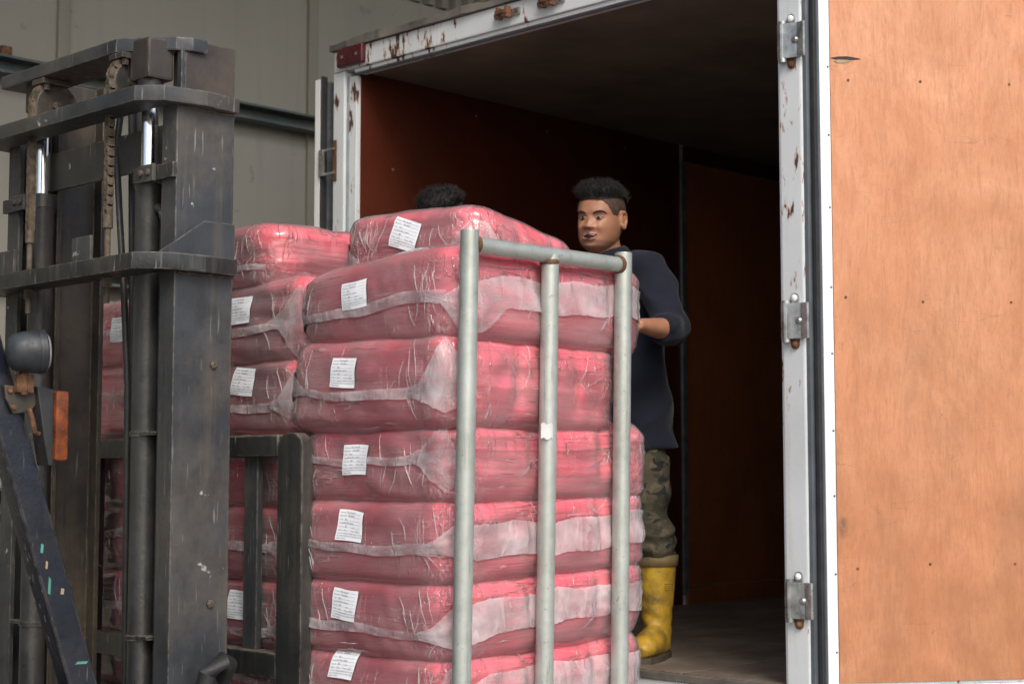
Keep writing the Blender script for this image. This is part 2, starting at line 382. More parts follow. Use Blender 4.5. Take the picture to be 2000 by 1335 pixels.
class MB:
    def __init__(s): s.b = bmesh.new()
    def box(s, x0, x1, y0, y1, z0, z1, rz=0, piv=None, rot=None):
        m = bmesh.ops.create_cube(s.b, size=1)['verts']
        for v in m: v.co = Vector(((x0+x1)/2+v.co.x*(x1-x0), (y0+y1)/2+v.co.y*(y1-y0), (z0+z1)/2+v.co.z*(z1-z0)))
        if rz or rot:
            mm = rot or Matrix.Rotation(rz, 3, 'Z'); p = Vector(piv) if piv else Vector(((x0+x1)/2, (y0+y1)/2, (z0+z1)/2))
            for v in m: v.co = p + mm @ (v.co-p)
        return s
    def prism(s, pts, a0, a1, axis='z'):
        def mk(p, a): return {'z': (p[0], p[1], a), 'y': (p[0], a, p[1]), 'x': (a, p[0], p[1])}[axis]
        lo = [s.b.verts.new(mk(p, a0)) for p in pts]; hi = [s.b.verts.new(mk(p, a1)) for p in pts]; n = len(pts)
        s.b.faces.new(lo); s.b.faces.new(hi)
        for i in range(n): s.b.faces.new((lo[i], lo[(i+1) % n], hi[(i+1) % n], hi[i]))
        return s
    def cyl(s, p0, p1, r, n=20, r2=None):
        p0, p1 = Vector(p0), Vector(p1); d = p1-p0; q = d.to_track_quat('Z', 'Y').to_matrix()
        r2 = r if r2 is None else r2; A = []; B = []
        for i in range(n):
            a = 2*math.pi*i/n; o = q @ Vector((math.cos(a), math.sin(a), 0))
            A.append(s.b.verts.new(p0+o*r)); B.append(s.b.verts.new(p1+o*r2))
        s.b.faces.new(A[::-1]); s.b.faces.new(B)
        for i in range(n): s.b.faces.new((A[i], A[(i+1) % n], B[(i+1) % n], B[i]))
        return s
    def lathe(s, prof, p0, axis=(0, 0, 1), n=28):
        q = Vector(axis).to_track_quat('Z', 'Y').to_matrix(); p0 = Vector(p0); rings = []
        for r, h in prof:
            rings.append([s.b.verts.new(p0+q @ Vector((r*math.cos(2*math.pi*i/n), r*math.sin(2*math.pi*i/n), h))) for i in range(n)])
        for a, b in zip(rings, rings[1:]):
            for i in range(n): s.b.faces.new((a[i], a[(i+1) % n], b[(i+1) % n], b[i]))
        s.b.faces.new(rings[0][::-1]); s.b.faces.new(rings[-1]); return s
    def tube(s, pts, r, n=12):
        pts = [Vector(p) for p in pts]; rings = []; up = Vector((.3, .2, .93))
        rr = r if isinstance(r, (list, tuple)) else [r]*len(pts)
        for i, p in enumerate(pts):
            d = (pts[min(i+1, len(pts)-1)]-pts[max(i-1, 0)]).normalized()
            a = d.cross(up)
            if a.length < .05: a = d.cross(Vector((1, 0, 0)))
            a.normalize(); b = d.cross(a)
            rings.append([s.b.verts.new(p+(a*math.cos(2*math.pi*k/n)+b*math.sin(2*math.pi*k/n))*rr[i]) for k in range(n)])
        for a, b in zip(rings, rings[1:]):
            for i in range(n): s.b.faces.new((a[i], a[(i+1) % n], b[(i+1) % n], b[i]))
        s.b.faces.new(rings[0][::-1]); s.b.faces.new(rings[-1]); return s
    def build(s, name, mat, parent=None, bevel=0, smooth=None, origin=None, seg=2):
        b = s.b; bmesh.ops.recalc_face_normals(b, faces=b.faces)
        if bevel:
            ed = [e for e in b.edges if len(e.link_faces) == 2 and e.calc_face_angle(0) > .5]
            bmesh.ops.bevel(b, geom=ed, offset=bevel, segments=seg, affect='EDGES', profile=.6, clamp_overlap=True)
        co = np.array([v.co for v in b.verts]); c = Vector(origin) if origin is not None else Vector((co.min(0)+co.max(0))/2)
        for v in b.verts: v.co -= c
        me = bpy.data.meshes.new(name); b.to_mesh(me); b.free(); me.materials.append(M[mat] if isinstance(mat, str) else mat)
        me.polygons.foreach_set('use_smooth', [True]*len(me.polygons))
        try: me.set_sharp_from_angle(angle=R(16 if bevel else 38))
        except Exception: pass
        o = bpy.data.objects.new(name, me); place(o, c, parent); return o
def box(name, x0, x1, y0, y1, z0, z1, mat, parent=None, bevel=.003, **k):
    return MB().box(x0, x1, y0, y1, z0, z1, **k).build(name, mat, parent, bevel)
def sn(p, freq, seed, n=6):
    """smooth pseudo-noise: a sum of randomly oriented sines"""
    r = np.random.RandomState(seed); out = np.zeros(p.shape[:-1])
    for i in range(n):
        d = r.normal(size=3); d /= np.linalg.norm(d); out += np.sin(2*np.pi*freq*(.6+.8*r.rand())*(p@d)+r.rand()*6.28)
    return out/math.sqrt(n)

# ================================================================== SETTING
g = raw('ground', [(-300, -300, 0), (300, -300, 0), (300, 300, 0), (-300, 300, 0)], [(0, 1, 2, 3)], 'concrete', origin=(0, 0, 0)); tag(g, kind='structure')

# warehouse wall running beside the lorry: flat cladding panels, ribbed cladding above, steel rails
WY = 3.37
wall = thing('warehouse_wall', (2, WY, 0), 'olive grey clad warehouse wall with steel rails behind the truck and forklift', 'wall')
x = .76-1.43*6; prev = None
while x < 14:
    if prev is None:
        prev = box('wall_panel', x+.012, x+1.418, WY, WY+.06, 0, 4.23, 'wall', wall, .006)
    else:
        share(prev, (x+.715, WY+.03+rnd.uniform(-.003, .003), 2.115), wall)
    box('panel_joint', x-.030, x+.030, WY-.022, WY+.05, 0, 4.22, 'wallrib', wall, .006)
    x += 1.43
pts = []
xx = -8.0
while xx < 14:
    pts += [(xx, WY-.02), (xx+.035, WY-.02), (xx+.05, WY+.02), (xx+.085, WY+.02)]; xx += .10
v = [(p[0], p[1], 4.235) for p in pts]+[(p[0], p[1], 6.4) for p in pts]; n = len(pts)
v += [(p[0], p[1]+.05, 4.235) for p in pts]+[(p[0], p[1]+.05, 6.4) for p in pts]
f = [(i, i+1, n+i+1, n+i) for i in range(n-1)]+[(2*n+i+1, 2*n+i, 3*n+i, 3*n+i+1) for i in range(n-1)]+[(i+1, i, 2*n+i, 2*n+i+1) for i in range(n-1)]
raw('ribbed_cladding', v, f, 'wallrib', wall)
for z0, z1 in ((3.375, 3.455), (2.49, 2.56), (1.47, 1.59)):
    MB().prism([(WY-.12, z0), (WY-.03, z0), (WY-.03, z1), (WY-.12, z1), (WY-.12, z1-.012), (WY-.045, z1-.012), (WY-.045, z0+.012), (WY-.12, z0+.012)], -8, 14, 'x').build('steel_rail', 'rail', wall, .002)
for xb in (.48, 1.62):
    box('rail_bracket', xb-.025, xb+.025, WY-.025, WY+.004, 3.40, 3.52, 'rust', wall, .004)

# unseen canopy just above the picture, added to shade the wall behind
cn = thing('shade_canopy', (0, 3.3, 5.3), 'unseen corrugated canopy roof, added above the picture to shade the wall', 'canopy')
v = []; k = 0; xs = np.arange(-7, 13, .09)
for i, xx in enumerate(xs): zz = .02 if i % 2 else -.02; v += [(xx, .55, 5.25+zz), (xx, WY-.05, 5.75+zz), (xx, .55, 5.28+zz), (xx, WY-.05, 5.78+zz)]
n = len(xs); f = []
for i in range(n-1):
    a = 4*i; b = a+4; f += [(a, a+1, b+1, b), (a+2, b+2, b+3, a+3), (a, b, b+2, a+2), (a+1, a+3, b+3, b+1)]
raw('shade_canopy_sheet', v, f, 'wallrib', cn)
for xx in (-6, -3, 0, 3, 6, 9, 12): MB().prism([(.60, 5.05), (WY-.06, 5.45), (WY-.06, 5.72), (.60, 5.215)], xx, xx+.10, 'x').build('shade_canopy_rafter', 'rail', cn, .004)

# ================================================================== BOX LORRY
XR, XF, YR, YL, ZB, ZC = 1.20, 5.80, -.225, 1.852, 1.01, 3.28
truck = thing('box_truck', (3.4, .8, 0), 'white box truck with rusty rear frame, open doors and red-brown plywood interior', 'truck')
floor = box('floor_deck', XR+.02, XF, YR, YL, .90, .985, 'floor', truck, .002)
npk = 10; wpk = (YL-YR-.004)/npk; pk = None
for i in range(npk):
    y0 = YR+.002+i*wpk
    if pk is None: pk = box('floor_plank', XR+.012, XF-.02, y0+.002, y0+wpk-.002, .986, ZB, 'floor', floor, .002)
    else: share(pk, ((XR+XF-.008)/2, y0+wpk/2, (.986+ZB)/2+rnd.uniform(-.001, .001)), floor)
lw = box('left_wall', XR+.08, XF, YL+.012, 1.945, .90, 3.36, 'whitec', truck, .004)
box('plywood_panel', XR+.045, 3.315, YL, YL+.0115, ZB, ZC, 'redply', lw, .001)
box('corner_strip', 3.318, 3.352, YL-.012, YL+.011, 1.06, 3.20, 'alu', lw, .002)
box('plywood_panel', 3.355, XF-.02, YL+.002, YL+.0115, 1.10, 3.20, 'brownply', lw, .001)
box('skirting_board', 3.355, XF-.02, YL-.004, YL+.0115, ZB, 1.095, 'brownply', lw, .002)
box('top_board', 3.355, XF-.02, YL-.002, YL+.0115, 3.205, ZC, 'redply', lw, .002)
for sx, sz in ((1.48, 2.38), (1.9, 3.2), (2.35, 3.2), (2.9, 3.2), (1.42, 2.9), (1.42, 2.0)):
    MB().cyl((sx, YL-.003, sz), (sx, YL+.002, sz), .006, 8).build('screw', 'zinc', lw)
rw = box('right_wall', XR+.08, XF, -.318, YR-.012, .90, 3.36, 'whitec', truck, .004)
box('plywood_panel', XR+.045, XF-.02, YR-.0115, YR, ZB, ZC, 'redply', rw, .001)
fwl = box('front_wall', XF, XF+.06, -.318, 1.945, .90, 3.36, 'whitec', truck, .004)
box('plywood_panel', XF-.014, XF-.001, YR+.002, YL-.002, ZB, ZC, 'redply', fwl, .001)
rf = box('roof', XR+.03, XF+.06, -.33, 1.957, 3.362, 3.395, 'roofcap', truck, .004)
box('ceiling_board', XR+.075, XF-.016, YR, YL, ZC, ZC+.02, 'ceil', rf, .001)
# ragged roof edge over the header
def ragged(y0, y1, x0, x1, z0, z1, seed, name, mat, parent):
    n = 60; r = np.random.RandomState(seed); ys = np.linspace(y0, y1, n); zt = z1+np.convolve(r.normal(0, .006, n), np.ones(3)/3, 'same'); xf = x0-np.abs(np.convolve(r.normal(0, .012, n), np.ones(3)/3, 'same'))
    v = []; f = []
    for i in range(n): v += [(xf[i], ys[i], z0), (xf[i], ys[i], zt[i]), (x1, ys[i], zt[i]), (x1, ys[i], z0)]
    for i in range(n-1):
        a = 4*i; b = a+4
        for k in range(4): f.append((a+k, b+k, b+(k+1) % 4, a+(k+1) % 4))
    f += [(0, 1, 2, 3), (4*n-1, 4*n-2, 4*n-3, 4*n-4)]
    return raw(name, v, f, mat, parent)
ragged(-.345, 1.985, XR-.012, XR+.10, 3.374, 3.405, 3, 'roof_edge_strip', 'roofcap', rf)
hd = MB().box(XR, XR+.07, -.31, 1.97, 3.285, 3.372).build('header_beam', 'white', truck, .006)
box('lower_lip', XR+.012, XR+.072, YR-.002, 1.854, 3.270, 3.2845, 'whitec', hd, .003)
box('lip_shade_strip', XR+.020, XR+.030, YR-.002, 1.854, 3.262, 3.2695, 'gasket', hd, .002)  # dark strip standing for the thin shading under the header lip
ml = MB().box(XR-.026, XR-.001, 1.765, 1.925, 3.294, 3.372).build('marker_lamp', 'redlens', hd, .009, seg=3)
for yy in (1.80, 1.89): MB().cyl((XR-.028, yy, 3.333), (XR-.024, yy, 3.333), .007, 10).build('lamp_screw', 'zinc', ml)
for yy in (.965, .745):       # door-bar keepers
    k = MB().box(XR-.012, XR-.001, yy-.065, yy+.065, 3.318, 3.346).build('latch_keeper', 'zinc', hd, .01)
    MB().box(XR-.040, XR-.0125, yy-.028, yy-.016, 3.310, 3.352).box(XR-.040, XR-.0125, yy+.016, yy+.028, 3.310, 3.352).box(XR-.044, XR-.034, yy-.03, yy+.03, 3.324, 3.340).build('keeper_jaw', 'rust', k, .002)
    for s in (-1, 1): MB().cyl((XR-.018, yy+s*.052, 3.332), (XR-.012, yy+s*.052, 3.332), .008, 8).build('bolt', 'rust', k)
lp = MB().box(XR, XR+.07, 1.903, 1.972, .88, 3.283).build('left_post', 'white', truck, .005)
box('inner_jamb', XR+.022, XR+.078, 1.8535, 1.9025, 1.012, 3.26, 'white', lp, .003)
box('jamb_seal', XR+.012, XR+.0215, 1.894, 1.902, 1.012, 3.26, 'alu', lp, .001)
rp = MB().box(XR, XR+.07, -.308, -.2265, .88, 3.283).build('right_post', 'white', truck, .006)
box('post_edge', XR+.010, XR+.072, -.2262, -.2165, 1.012, 3.26, 'whitec', rp, .002)
gs = MB().prism([(XR+.008, -.3085), (XR+.008, -.322), (XR+.03, -.330), (XR+.03, -.350), (XR+.05, -.352), (XR+.05, -.3085)], .9, 3.34).build('rubber_gasket', 'gasket', truck, .003)
box('gasket_rib', XR+.014, XR+.0295, -.3465, -.334, .9, 3.33, 'rubber', gs, .002)
# sill
sill = MB().box(XR, XR+.05, -.315, 1.975, .80, .982).build('rear_sill', 'whitec', truck, .006)
box('floor_edge_angle', XR-.006, XR+.0115, YR+.003, YL-.003, .983, ZB-.004, 'roofcap', sill, .002)

# hinges on the right post: knuckle, strap, two bolted ears
def hinge(parent, y, z, s=1, mat='zinc'):
    h = MB().prism([(XR-.006, y), (XR-.026, y+.004*s), (XR-.030, y-.010*s), (XR-.020, y-.030*s), (XR-.012, y-.060*s), (XR-.016, y-.086*s), (XR-.006, y-.088*s), (XR-.001, y-.060*s), (XR-.001, y)], z-.055, z+.055).build('hinge', mat, parent, .002)
    MB().cyl((XR-.016, y-.010*s, z-.066), (XR-.016, y-.010*s, z+.064), .013, 16).build('hinge_pin', mat, h)
    for q in (-1, 1):
        pt = []
        for i in range(9):
            a = math.pi*i/8
            pt.append((y-.034*s+.015*math.cos(a), z+q*(.072+.015*math.sin(a))))
        pt = [(y-.019*s if s > 0 else y-.019*s, z+q*.05)]+(pt if s > 0 else pt[::-1])+[(y-.049*s, z+q*.05)]
        e = MB().prism(pt, XR-.006, XR-.001, 'x').build('hinge_ear', 'rust' if (q < 0 and rnd.random() < .7) else mat, h, .001)
        MB().lathe([(.0105, 0), (.0105, .004), (.006, .008), (.002, .009)], (XR-.006, y-.034*s, z+q*.072), (-1, 0, 0), 12).build('bolt', 'trim' if q > 0 else 'rust', h)
    MB().lathe([(.012, 0), (.011, .004), (.006, .008)], (XR-.014, y-.055*s, z), (-1, 0, 0), 12).build('rivet', mat, h)
    return h
for z in (2.995, 2.119, 1.268): hinge(truck, -.243, z)

# right door, swung right round: white edge trim, plywood sheets, screws
HX, HY, DA = 1.232, -.357, math.atan2(-.567, .82)
def dbox(name, a0, a1, b0, b1, z0, z1, mat, parent, bevel=.002):
    return MB().box(HX+a0, HX+a1, HY+b0, HY+b1, z0, z1, rz=DA, piv=(HX, HY, 0)).build(name, mat, parent, bevel)
def dpt(a, b, z):
    c, s = math.cos(DA), math.sin(DA); return (HX+a*c-b*s, HY+a*s+b*c, z)
door = dbox('right_door', .004, 1.05, .010, .040, 1.012, 3.31, 'whitec', truck, .003); tag(door, 'open right rear door with orange-brown plywood lining')
dbox('edge_trim', 0, .034, .004, .044, 1.005, 3.315, 'trim', door, .003)
dbox('bottom_rail', .0345, 1.05, .002, .044, .992, 1.0115, 'whitec', door, .002)
zs = [1.022, 1.372, 2.187, 2.875, 3.30]
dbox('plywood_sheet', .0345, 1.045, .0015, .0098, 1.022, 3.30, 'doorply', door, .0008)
sc = None
for z in zs[1:4]:
    for a in (.085, .33, .62, .88):
        p = dpt(a+rnd.uniform(-.02, .02), .0005, z+rnd.uniform(-.012, .012))
        if sc is None:
            q = dpt(0, -1, 0); n_ = Vector(dpt(0, 0, 0))-Vector(q); e = Vector(p)
            sc = MB().cyl(e-n_*.0006, e+n_*.004, .0045, 8).build('screw', 'rust', door)
        else: share(sc, Vector(p)+Vector(dpt(0, .0017, 0))-Vector(dpt(0, 0, 0)), door)
rv = None
for i in range(10):
    p = dpt(.027, .0030, 1.13+i*.222+rnd.uniform(-.02, .02))
    if rv is None: rv = MB().cyl(Vector(p)-n_*.001, Vector(p)+n_*.002, .0032, 8).build('rivet', 'gasket', door)
    else: share(rv, p, door)
# torn splinter hole near the top, proud chips of veneer
for a, z, w_, h_ in ((.085, 2.938, .050, .007), (.075, 2.929, .028, .009)):
    p = [dpt(a+w_*u_, -.0006, z+h_*v_) for u_, v_ in ((-1, -.2), (-.5, .6), (.1, .9), (.8, .3), (1, -.1), (.3, -.7), (-.6, -.8))]
    p2 = [dpt(a+w_*u_, .002, z+h_*v_) for u_, v_ in ((-1, -.2), (-.5, .6), (.1, .9), (.8, .3), (1, -.1), (.3, -.7), (-.6, -.8))]
    raw('torn_veneer', p+p2, [tuple(range(7))[::-1]]+[(i, (i+1) % 7, 7+(i+1) % 7, 7+i) for i in range(7)], 'dark' if h_ < .008 else 'wood', door)
# left door folded back along the side
ld = box('left_door', XR+.004, XR+1.05, 2.045, 2.075, 1.012, 3.27, 'alu', truck, .003)
box('edge_trim', XR-.004, XR+.0035, 2.055, 2.086, 1.005, 3.275, 'trim', ld, .002)
box('door_gasket', XR-.008, XR+.022, 2.036, 2.0445, 1.005, 3.285, 'rubber', ld, .003)
for z in (2.92, 2.05, 1.25):
    hk = MB().box(XR-.012, XR-.002, 1.955, 2.05, z-.055, z-.044).box(XR-.012, XR-.002, 1.955, 2.05, z+.044, z+.055).box(XR-.014, XR-.003, 2.02, 2.05, z-.055, z+.055).build('hinge', 'zinc', truck, .002)
    MB().box(XR-.006, XR-.001, 1.945, 1.966, z-.085, z+.085).build('hinge_ear', 'rust', hk, .004)
# running gear
for yy in (.25, 1.35): box('chassis_beam', 1.5, 7.6, yy, yy+.09, .62, .80, 'black', truck, .005)
for xx_ in (1.7, 2.6, 3.5, 4.4, 5.3): box('cross_member', xx_, xx_+.08, -.30, 1.93, .805, .895, 'black', truck, .004)
for yy in (-.20, 1.60):
    wh = MB().lathe([(.2, 0), (.38, .01), (.42, .05), (.42, .19), (.38, .23), (.2, .24)], (4.3, yy, .42), (0, 1, 0), 36).build('wheel', 'rubber', truck)
    MB().lathe([(.19, 0), (.20, .05), (.08, .10), (.05, .12)], (4.3, yy-.005 if yy < 0 else yy+.245, .42), (0, -1 if yy > 0 else 1, 0), 24).build('wheel_rim', 'zinc', wh)
box('rear_bumper', 1.34, 1.42, -.25, 1.88, .42, .54, 'black', truck, .008)
for yy in (.27, 1.37): box('bumper_hanger', 1.43, 1.50, yy, yy+.05, .45, .80, 'black', truck, .004)

# ================================================================== FORKLIFT
fk = thing('forklift', (-1.3, 1.03, 0), 'black forklift with dusty mast and navy guard pillar holding up the bales', 'forklift')
def channel(name, yw, s, x0, x1, z0, z1, mat, flange=.07, th=.016):
    """C-section upright; s=+1 opens towards +Y"""
    p = [(x0, yw), (x1, yw), (x1, yw+s*flange), (x1-th, yw+s*flange), (x1-th, yw+s*th), (x0+th, yw+s*th), (x0+th, yw+s*flange), (x0, yw+s*flange)]
    return MB().prism(p, z0, z1).build(name, mat, fk, .003)
CY = 1.03
for s in (1, -1):
    yo = CY-s*.46; yi = CY-s*.37
    oc = channel('outer_mast_channel', yo, s, -.49, -.302, .12, 2.69, 'mast')
    ic = channel('inner_mast_channel', yi, s, -.405, -.235, .20, 2.872, 'mastr' if s > 0 else 'mastd', .06)
    box('wear_strip', -.418, -.4055, min(yi, yi+s*.02), max(yi, yi+s*.02), .2, 2.86, 'mast', ic, .002)
    # lift cylinder with polished rod
    yc = CY-s*.292
    cy = MB().lathe([(.0, 0), (.040, .002), (.040, .30), (.037, .31), (.037, 2.30), (.040, 2.31), (.040, 2.352), (.030, 2.36)][1:], (-.467, yc, .14), (0, 0, 1), 32).build('lift_cylinder', 'cyl', fk)
    MB().lathe([(.0235, 0), (.0235, .36)], (-.467, yc, 2.49), (0, 0, 1), 32).build('piston_rod', 'chrome', cy)
    MB().lathe([(.034, 0), (.036, .01), (.034, .022)], (-.467, yc, 2.668+.042), (0, 0, 1), 24).build('rod_collar', 'hose', cy)
    MB().lathe([(.041, 0), (.041, .014)], (-.467, yc, 1.755), (0, 0, 1), 24).build('cylinder_band', 'black', cy)
    MB().lathe([(.041, 0), (.041, .014)], (-.467, yc, 1.20), (0, 0, 1), 24).build('cylinder_band', 'black', cy)
    # clamp from the channel round the cylinder
    yb0, yb1 = sorted((yo-s*.006, yc-s*.048))
    cl = MB().box(-.505, -.491, yb0, yb1+.0, 2.455, 2.497).build('cylinder_clamp', 'black', fk, .003)
    MB().box(-.518, -.5055, min(yc-s*.095, yc-s*.02), max(yc-s*.095, yc-s*.02), 2.452, 2.50).build('clamp_plate', 'mast', cl, .003)
    for k in (.075, .040): MB().lathe([(.010, 0), (.010, .006), (.006, .009)], (-.518, yc-s*k, 2.477), (-1, 0, 0), 8).build('bolt', 'mastd', cl)
    MB().lathe([(.044, 0), (.044, .04)], (-.467, yc, 2.457), (0, 0, 1), 28).build('clamp_ring', 'black', cl)
    # gusset above the lower tie bar
    MB().prism([(-.545, 2.246), (-.30, 2.246), (-.30, 2.345), (-.40, 2.345)], yo-s*.010, yo-s*.0005, 'y').build('gusset_plate', 'mast', fk, .003)
    # hydraulic line beside the cylinder, elbow at the top
    MB().tube([(-.455, yc-s*.062, .3), (-.455, yc-s*.062, 2.30), (-.457, yc-s*.066, 2.345), (-.460, yc-s*.058, 2.375), (-.463, yc-s*.038, 2.39)], .0125, 12).build('hydraulic_pipe', 'hose', fk)
    for zz in (1.757, 1.205): MB().box(-.50, -.44, min(yc, yc-s*.08), max(yc, yc-s*.08), zz, zz+.010).build('pipe_clip', 'black', fk, .002)
    # cylinder head block under the crown
    MB().box(-.505, -.420, yc-.045, yc+.05, 2.752, 2.868).build('head_block', 'mastr', fk, .008)
    MB().lathe([(.036, 0), (.036, .035)], (-.467, yc, 2.7175), (0, 0, 1), 24).build('head_socket', 'mastd', fk)
# tie bars: crown between the inner uprights, two U-shaped plates round the outer ones
crown = MB().prism([(-.39, CY-.385), (-.43, CY-.36), (-.535, CY-.22), (-.54, CY+.43), (-.43, CY+.43), (-.40, CY+.36), (-.40, CY-.30), (-.34, CY-.385)], 2.836, 2.876).build('mast_crown_bar', 'mast', fk, .006)
U = [(-.302, CY-.488), (-.42, CY-.502), (-.545, CY-.48), (-.600, CY-.42), (-.600, CY+.42), (-.545, CY+.48), (-.42, CY+.502), (-.302, CY+.488), (-.302, CY+.462), (-.492, CY+.462), (-.505, CY+.40), (-.505, CY-.40), (-.492, CY-.462), (-.302, CY-.462)]
MB().prism(U, 2.655, 2.698).build('mast_tie_bar', 'mast', fk, .005)
MB().prism(U, 2.198, 2.245).build('mast_tie_bar', 'black', fk, .005)
MB().prism(U, .70, .75).build('mast_tie_bar', 'mast', fk, .005)
MB().box(-.432, -.4185, CY-.365, CY+.365, 2.515, 2.632).build('cross_plate', 'mast', fk, .003)
# chains: sheave under the crown, links down to a threaded anchor in the lower tie bar
link0 = None
for s in (1, -1):
    yc = CY-s*.215
    sh = MB().lathe([(.040, -.014), (.058, -.014), (.062, -.010), (.050, -.006), (.050, .006), (.062, .010), (.058, .014), (.040, .014), (.018, .016), (.018, -.016)], (-.482, yc, 2.755), (0, 1, 0), 30).build('chain_sheave', 'mastd', fk)
    MB().cyl((-.482, yc-.034, 2.755), (-.482, yc+.034, 2.755), .013, 14).build('sheave_pin', 'chain', sh)
    MB().box(-.535, -.44, yc-.034, yc+.034, 2.818, 2.835).build('sheave_bracket', 'mastr', fk, .003)
    for q in (-1, 1): MB().cyl((-.545+.03, yc+q*.02, 2.800), (-.545+.03, yc+q*.02, 2.8175), .010, 6).build('bolt', 'mastd', sh)
    an = MB().cyl((-.548, yc, 2.125), (-.548, yc, 2.37), .0085, 12).cyl((-.548, yc, 2.168), (-.548, yc, 2.196), .016, 6).cyl((-.548, yc, 2.335), (-.548, yc, 2.372), .014, 12).build('chain_anchor', 'chain', fk)
    for k in range(24):
        if k < 14: p = (-.548, yc, 2.385+.0275*k); rx = 0
        else:
            a = (k-13.3)*.46; p = (-.482-.066*math.cos(a), yc, 2.755+.066*math.sin(a)); rx = a
        if link0 is None:
            def plate(yo_, zo):
                pt = []
                for h in (1, -1):
                    for i in range(5):
                        aa = math.pi*(i/4) if h > 0 else math.pi*(1+i/4)
                        pt.append((p[0]+.0105*math.cos(aa), p[2]+zo+h*.0095+.0085*math.sin(aa)))
                return pt, yo_
            mb = MB()
            for yo_, zo in ((-.0105, 0), (.0080, 0), (-.0050, .0135), (.0025, .0135)):
                pt, q = plate(yo_, zo); mb.prism(pt, yc+q, yc+q+.0045-.002, 'y')
            mb.cyl((p[0], yc-.0118, p[2]-.009), (p[0], yc+.0118, p[2]-.009), .0040, 8)
            link0 = mb.build('chain_link', 'chain', an, origin=p)
        else: share(link0, p, an, (0, rx, 0) if rx else None)
    # chain fixing plates standing on the lower tie bar
    MB().box(-.575, -.565, yc+.045, yc+.145, 2.2455, 2.318).build('anchor_plate', 'mast', fk, .003)
# guide rollers, weld beads and bolts on the uprights
for s in (1, -1):
    yo = CY-s*.46
    for zz in (2.62, 1.42):
        MB().lathe([(.030, -.012), (.034, -.008), (.034, .008), (.030, .012)], (-.352, CY-s*.372, zz), (0, 1, 0), 22).build('guide_roller', 'chain', fk)
    for zz in (2.2465, 2.1965, 2.6535):
        wb = MB(); n = 16
        for i in range(n): wb.lathe([(.0035, 0), (.0052+.001*math.sin(i*2.3), .006), (.0035, .012)], (-.48+i*.0115, yo-s*.001, zz+.001*math.sin(i*5)), (1, 0, 0), 6)
        wb.build('weld_bead', 'mastr', fk)
    for zz in (.9, 1.30, 1.95): MB().lathe([(.012, 0), (.012, .006), (.007, .010)], (-.36, yo-s*.0, zz), (0, -s, 0), 6).build('bolt', 'mastd', fk)
MB().tube([(-.43, CY-.16, .9), (-.44, CY-.16, 1.9), (-.45, CY-.15, 2.15), (-.44, CY-.10, 2.40), (-.43, CY-.06, 2.60), (-.40, CY-.05, 2.80)], .010, 10).build('mast_hose', 'hose', fk)
# carriage and load backrest
car = MB().box(-.060, -.004, .669, 1.659, 1.700, 1.766).build('carriage_bar', 'black', fk, .010, seg=3)
MB().box(-.060, -.004, .669, 1.659, 1.062, 1.135).build('carriage_bar', 'black', fk, .006)
for y0, y1 in ((.797, .862), (1.43, 1.490)): MB().box(-.036, -.014, y0, y1, 1.134, 1.701).build('backrest_bar', 'mast', fk, .004)
for y0, y1 in ((.553, .668), (1.66, 1.775)):
    pt = [(y0, .86), (y1, .86)]
    for i in range(9):
        a = math.pi*i/8/2; r_ = .045
        pt.append((y1-r_+r_*math.cos(a), 1.770-r_+r_*math.sin(a)))
    for i in range(9):
        a = math.pi/2+math.pi*i/8/2; r_ = .045
        pt.append((y0+r_+r_*math.cos(a), 1.770-r_+r_*math.sin(a)))
    # fork: upright shank and blade under the trolley
    fo = MB().prism(pt, -.062, -.020, 'x').build('fork', 'black', fk, .006)
    MB().prism([(-.062, .80), (-.062, .8595), (-.02, .8595), (.9, .845), (.95, .835), (.95, .825), (.9, .818)], y0+.01, y1-.01, 'y').build('fork_blade', 'black', fo, .004)
for yy in (1.09, 1.17):
    MB().box(-.23, -.062, yy, yy+.03, 1.04, 1.72).build('carriage_bracket', 'mastd', fk, .004)
MB().tube([(-.30, .60, 1.08), (-.33, .52, 1.14), (-.36, .50, 1.155), (-.40, .52, 1.12), (-.42, .54, 1.0)], .024, 14).build('tilt_hose', 'rubber', fk)
MB().tube([(-.30, 1.10, 2.82), (-.28, 1.10, 2.0), (-.25, 1.10, 1.3)], .011, 10).build('mast_hose', 'hose', fk)
MB().tube([(-.30, 1.06, 2.82), (-.28, 1.06, 2.0), (-.25, 1.06, 1.3)], .011, 10).build('mast_hose', 'hose', fk)
# overhead guard pillars
def pillar(y0, y1):
    x_at = lambda z: -.793-(z-1.139)*.333
    p = [(x_at(.55), .55), (x_at(2.25), 2.25), (x_at(2.25)-.078, 2.25), (x_at(.55)-.078, .55)]
    return MB().prism(p, y0, y1, 'y').build('guard_pillar', 'navy', fk, .010, seg=3)
pl = pillar(.415, .475); pillar(1.585, 1.645)
for a, z, l_, w_, mt in ((-.050, 1.475, .012, .004, 'green'), (-.058, 1.385, .022, .0035, 'green'), (-.03, 1.195, .0035, .018, 'green'), (-.05, 1.435, .010, .003, 'wood'), (-.028, 1.37, .008, .005, 'wood')):
    xq = -.793-(z-1.139)*.333+a
    MB().prism([(xq-w_, z-l_*.8), (xq+w_*.7, z-l_), (xq+w_, z+l_*.7), (xq-w_*.6, z+l_)], .4138, .4148, 'y').build('paint_fleck', mt, pl)
gr = MB().box(-2.55, -1.16, .40, .47, 2.25, 2.31).box(-2.55, -1.16, 1.59, 1.66, 2.25, 2.31).build('overhead_guard', 'navy', fk, .008)
for i in range(8): box('guard_bar', -2.5+i*.18, -2.46+i*.18, .471, 1.589, 2.26, 2.30, 'navy', gr, .004)
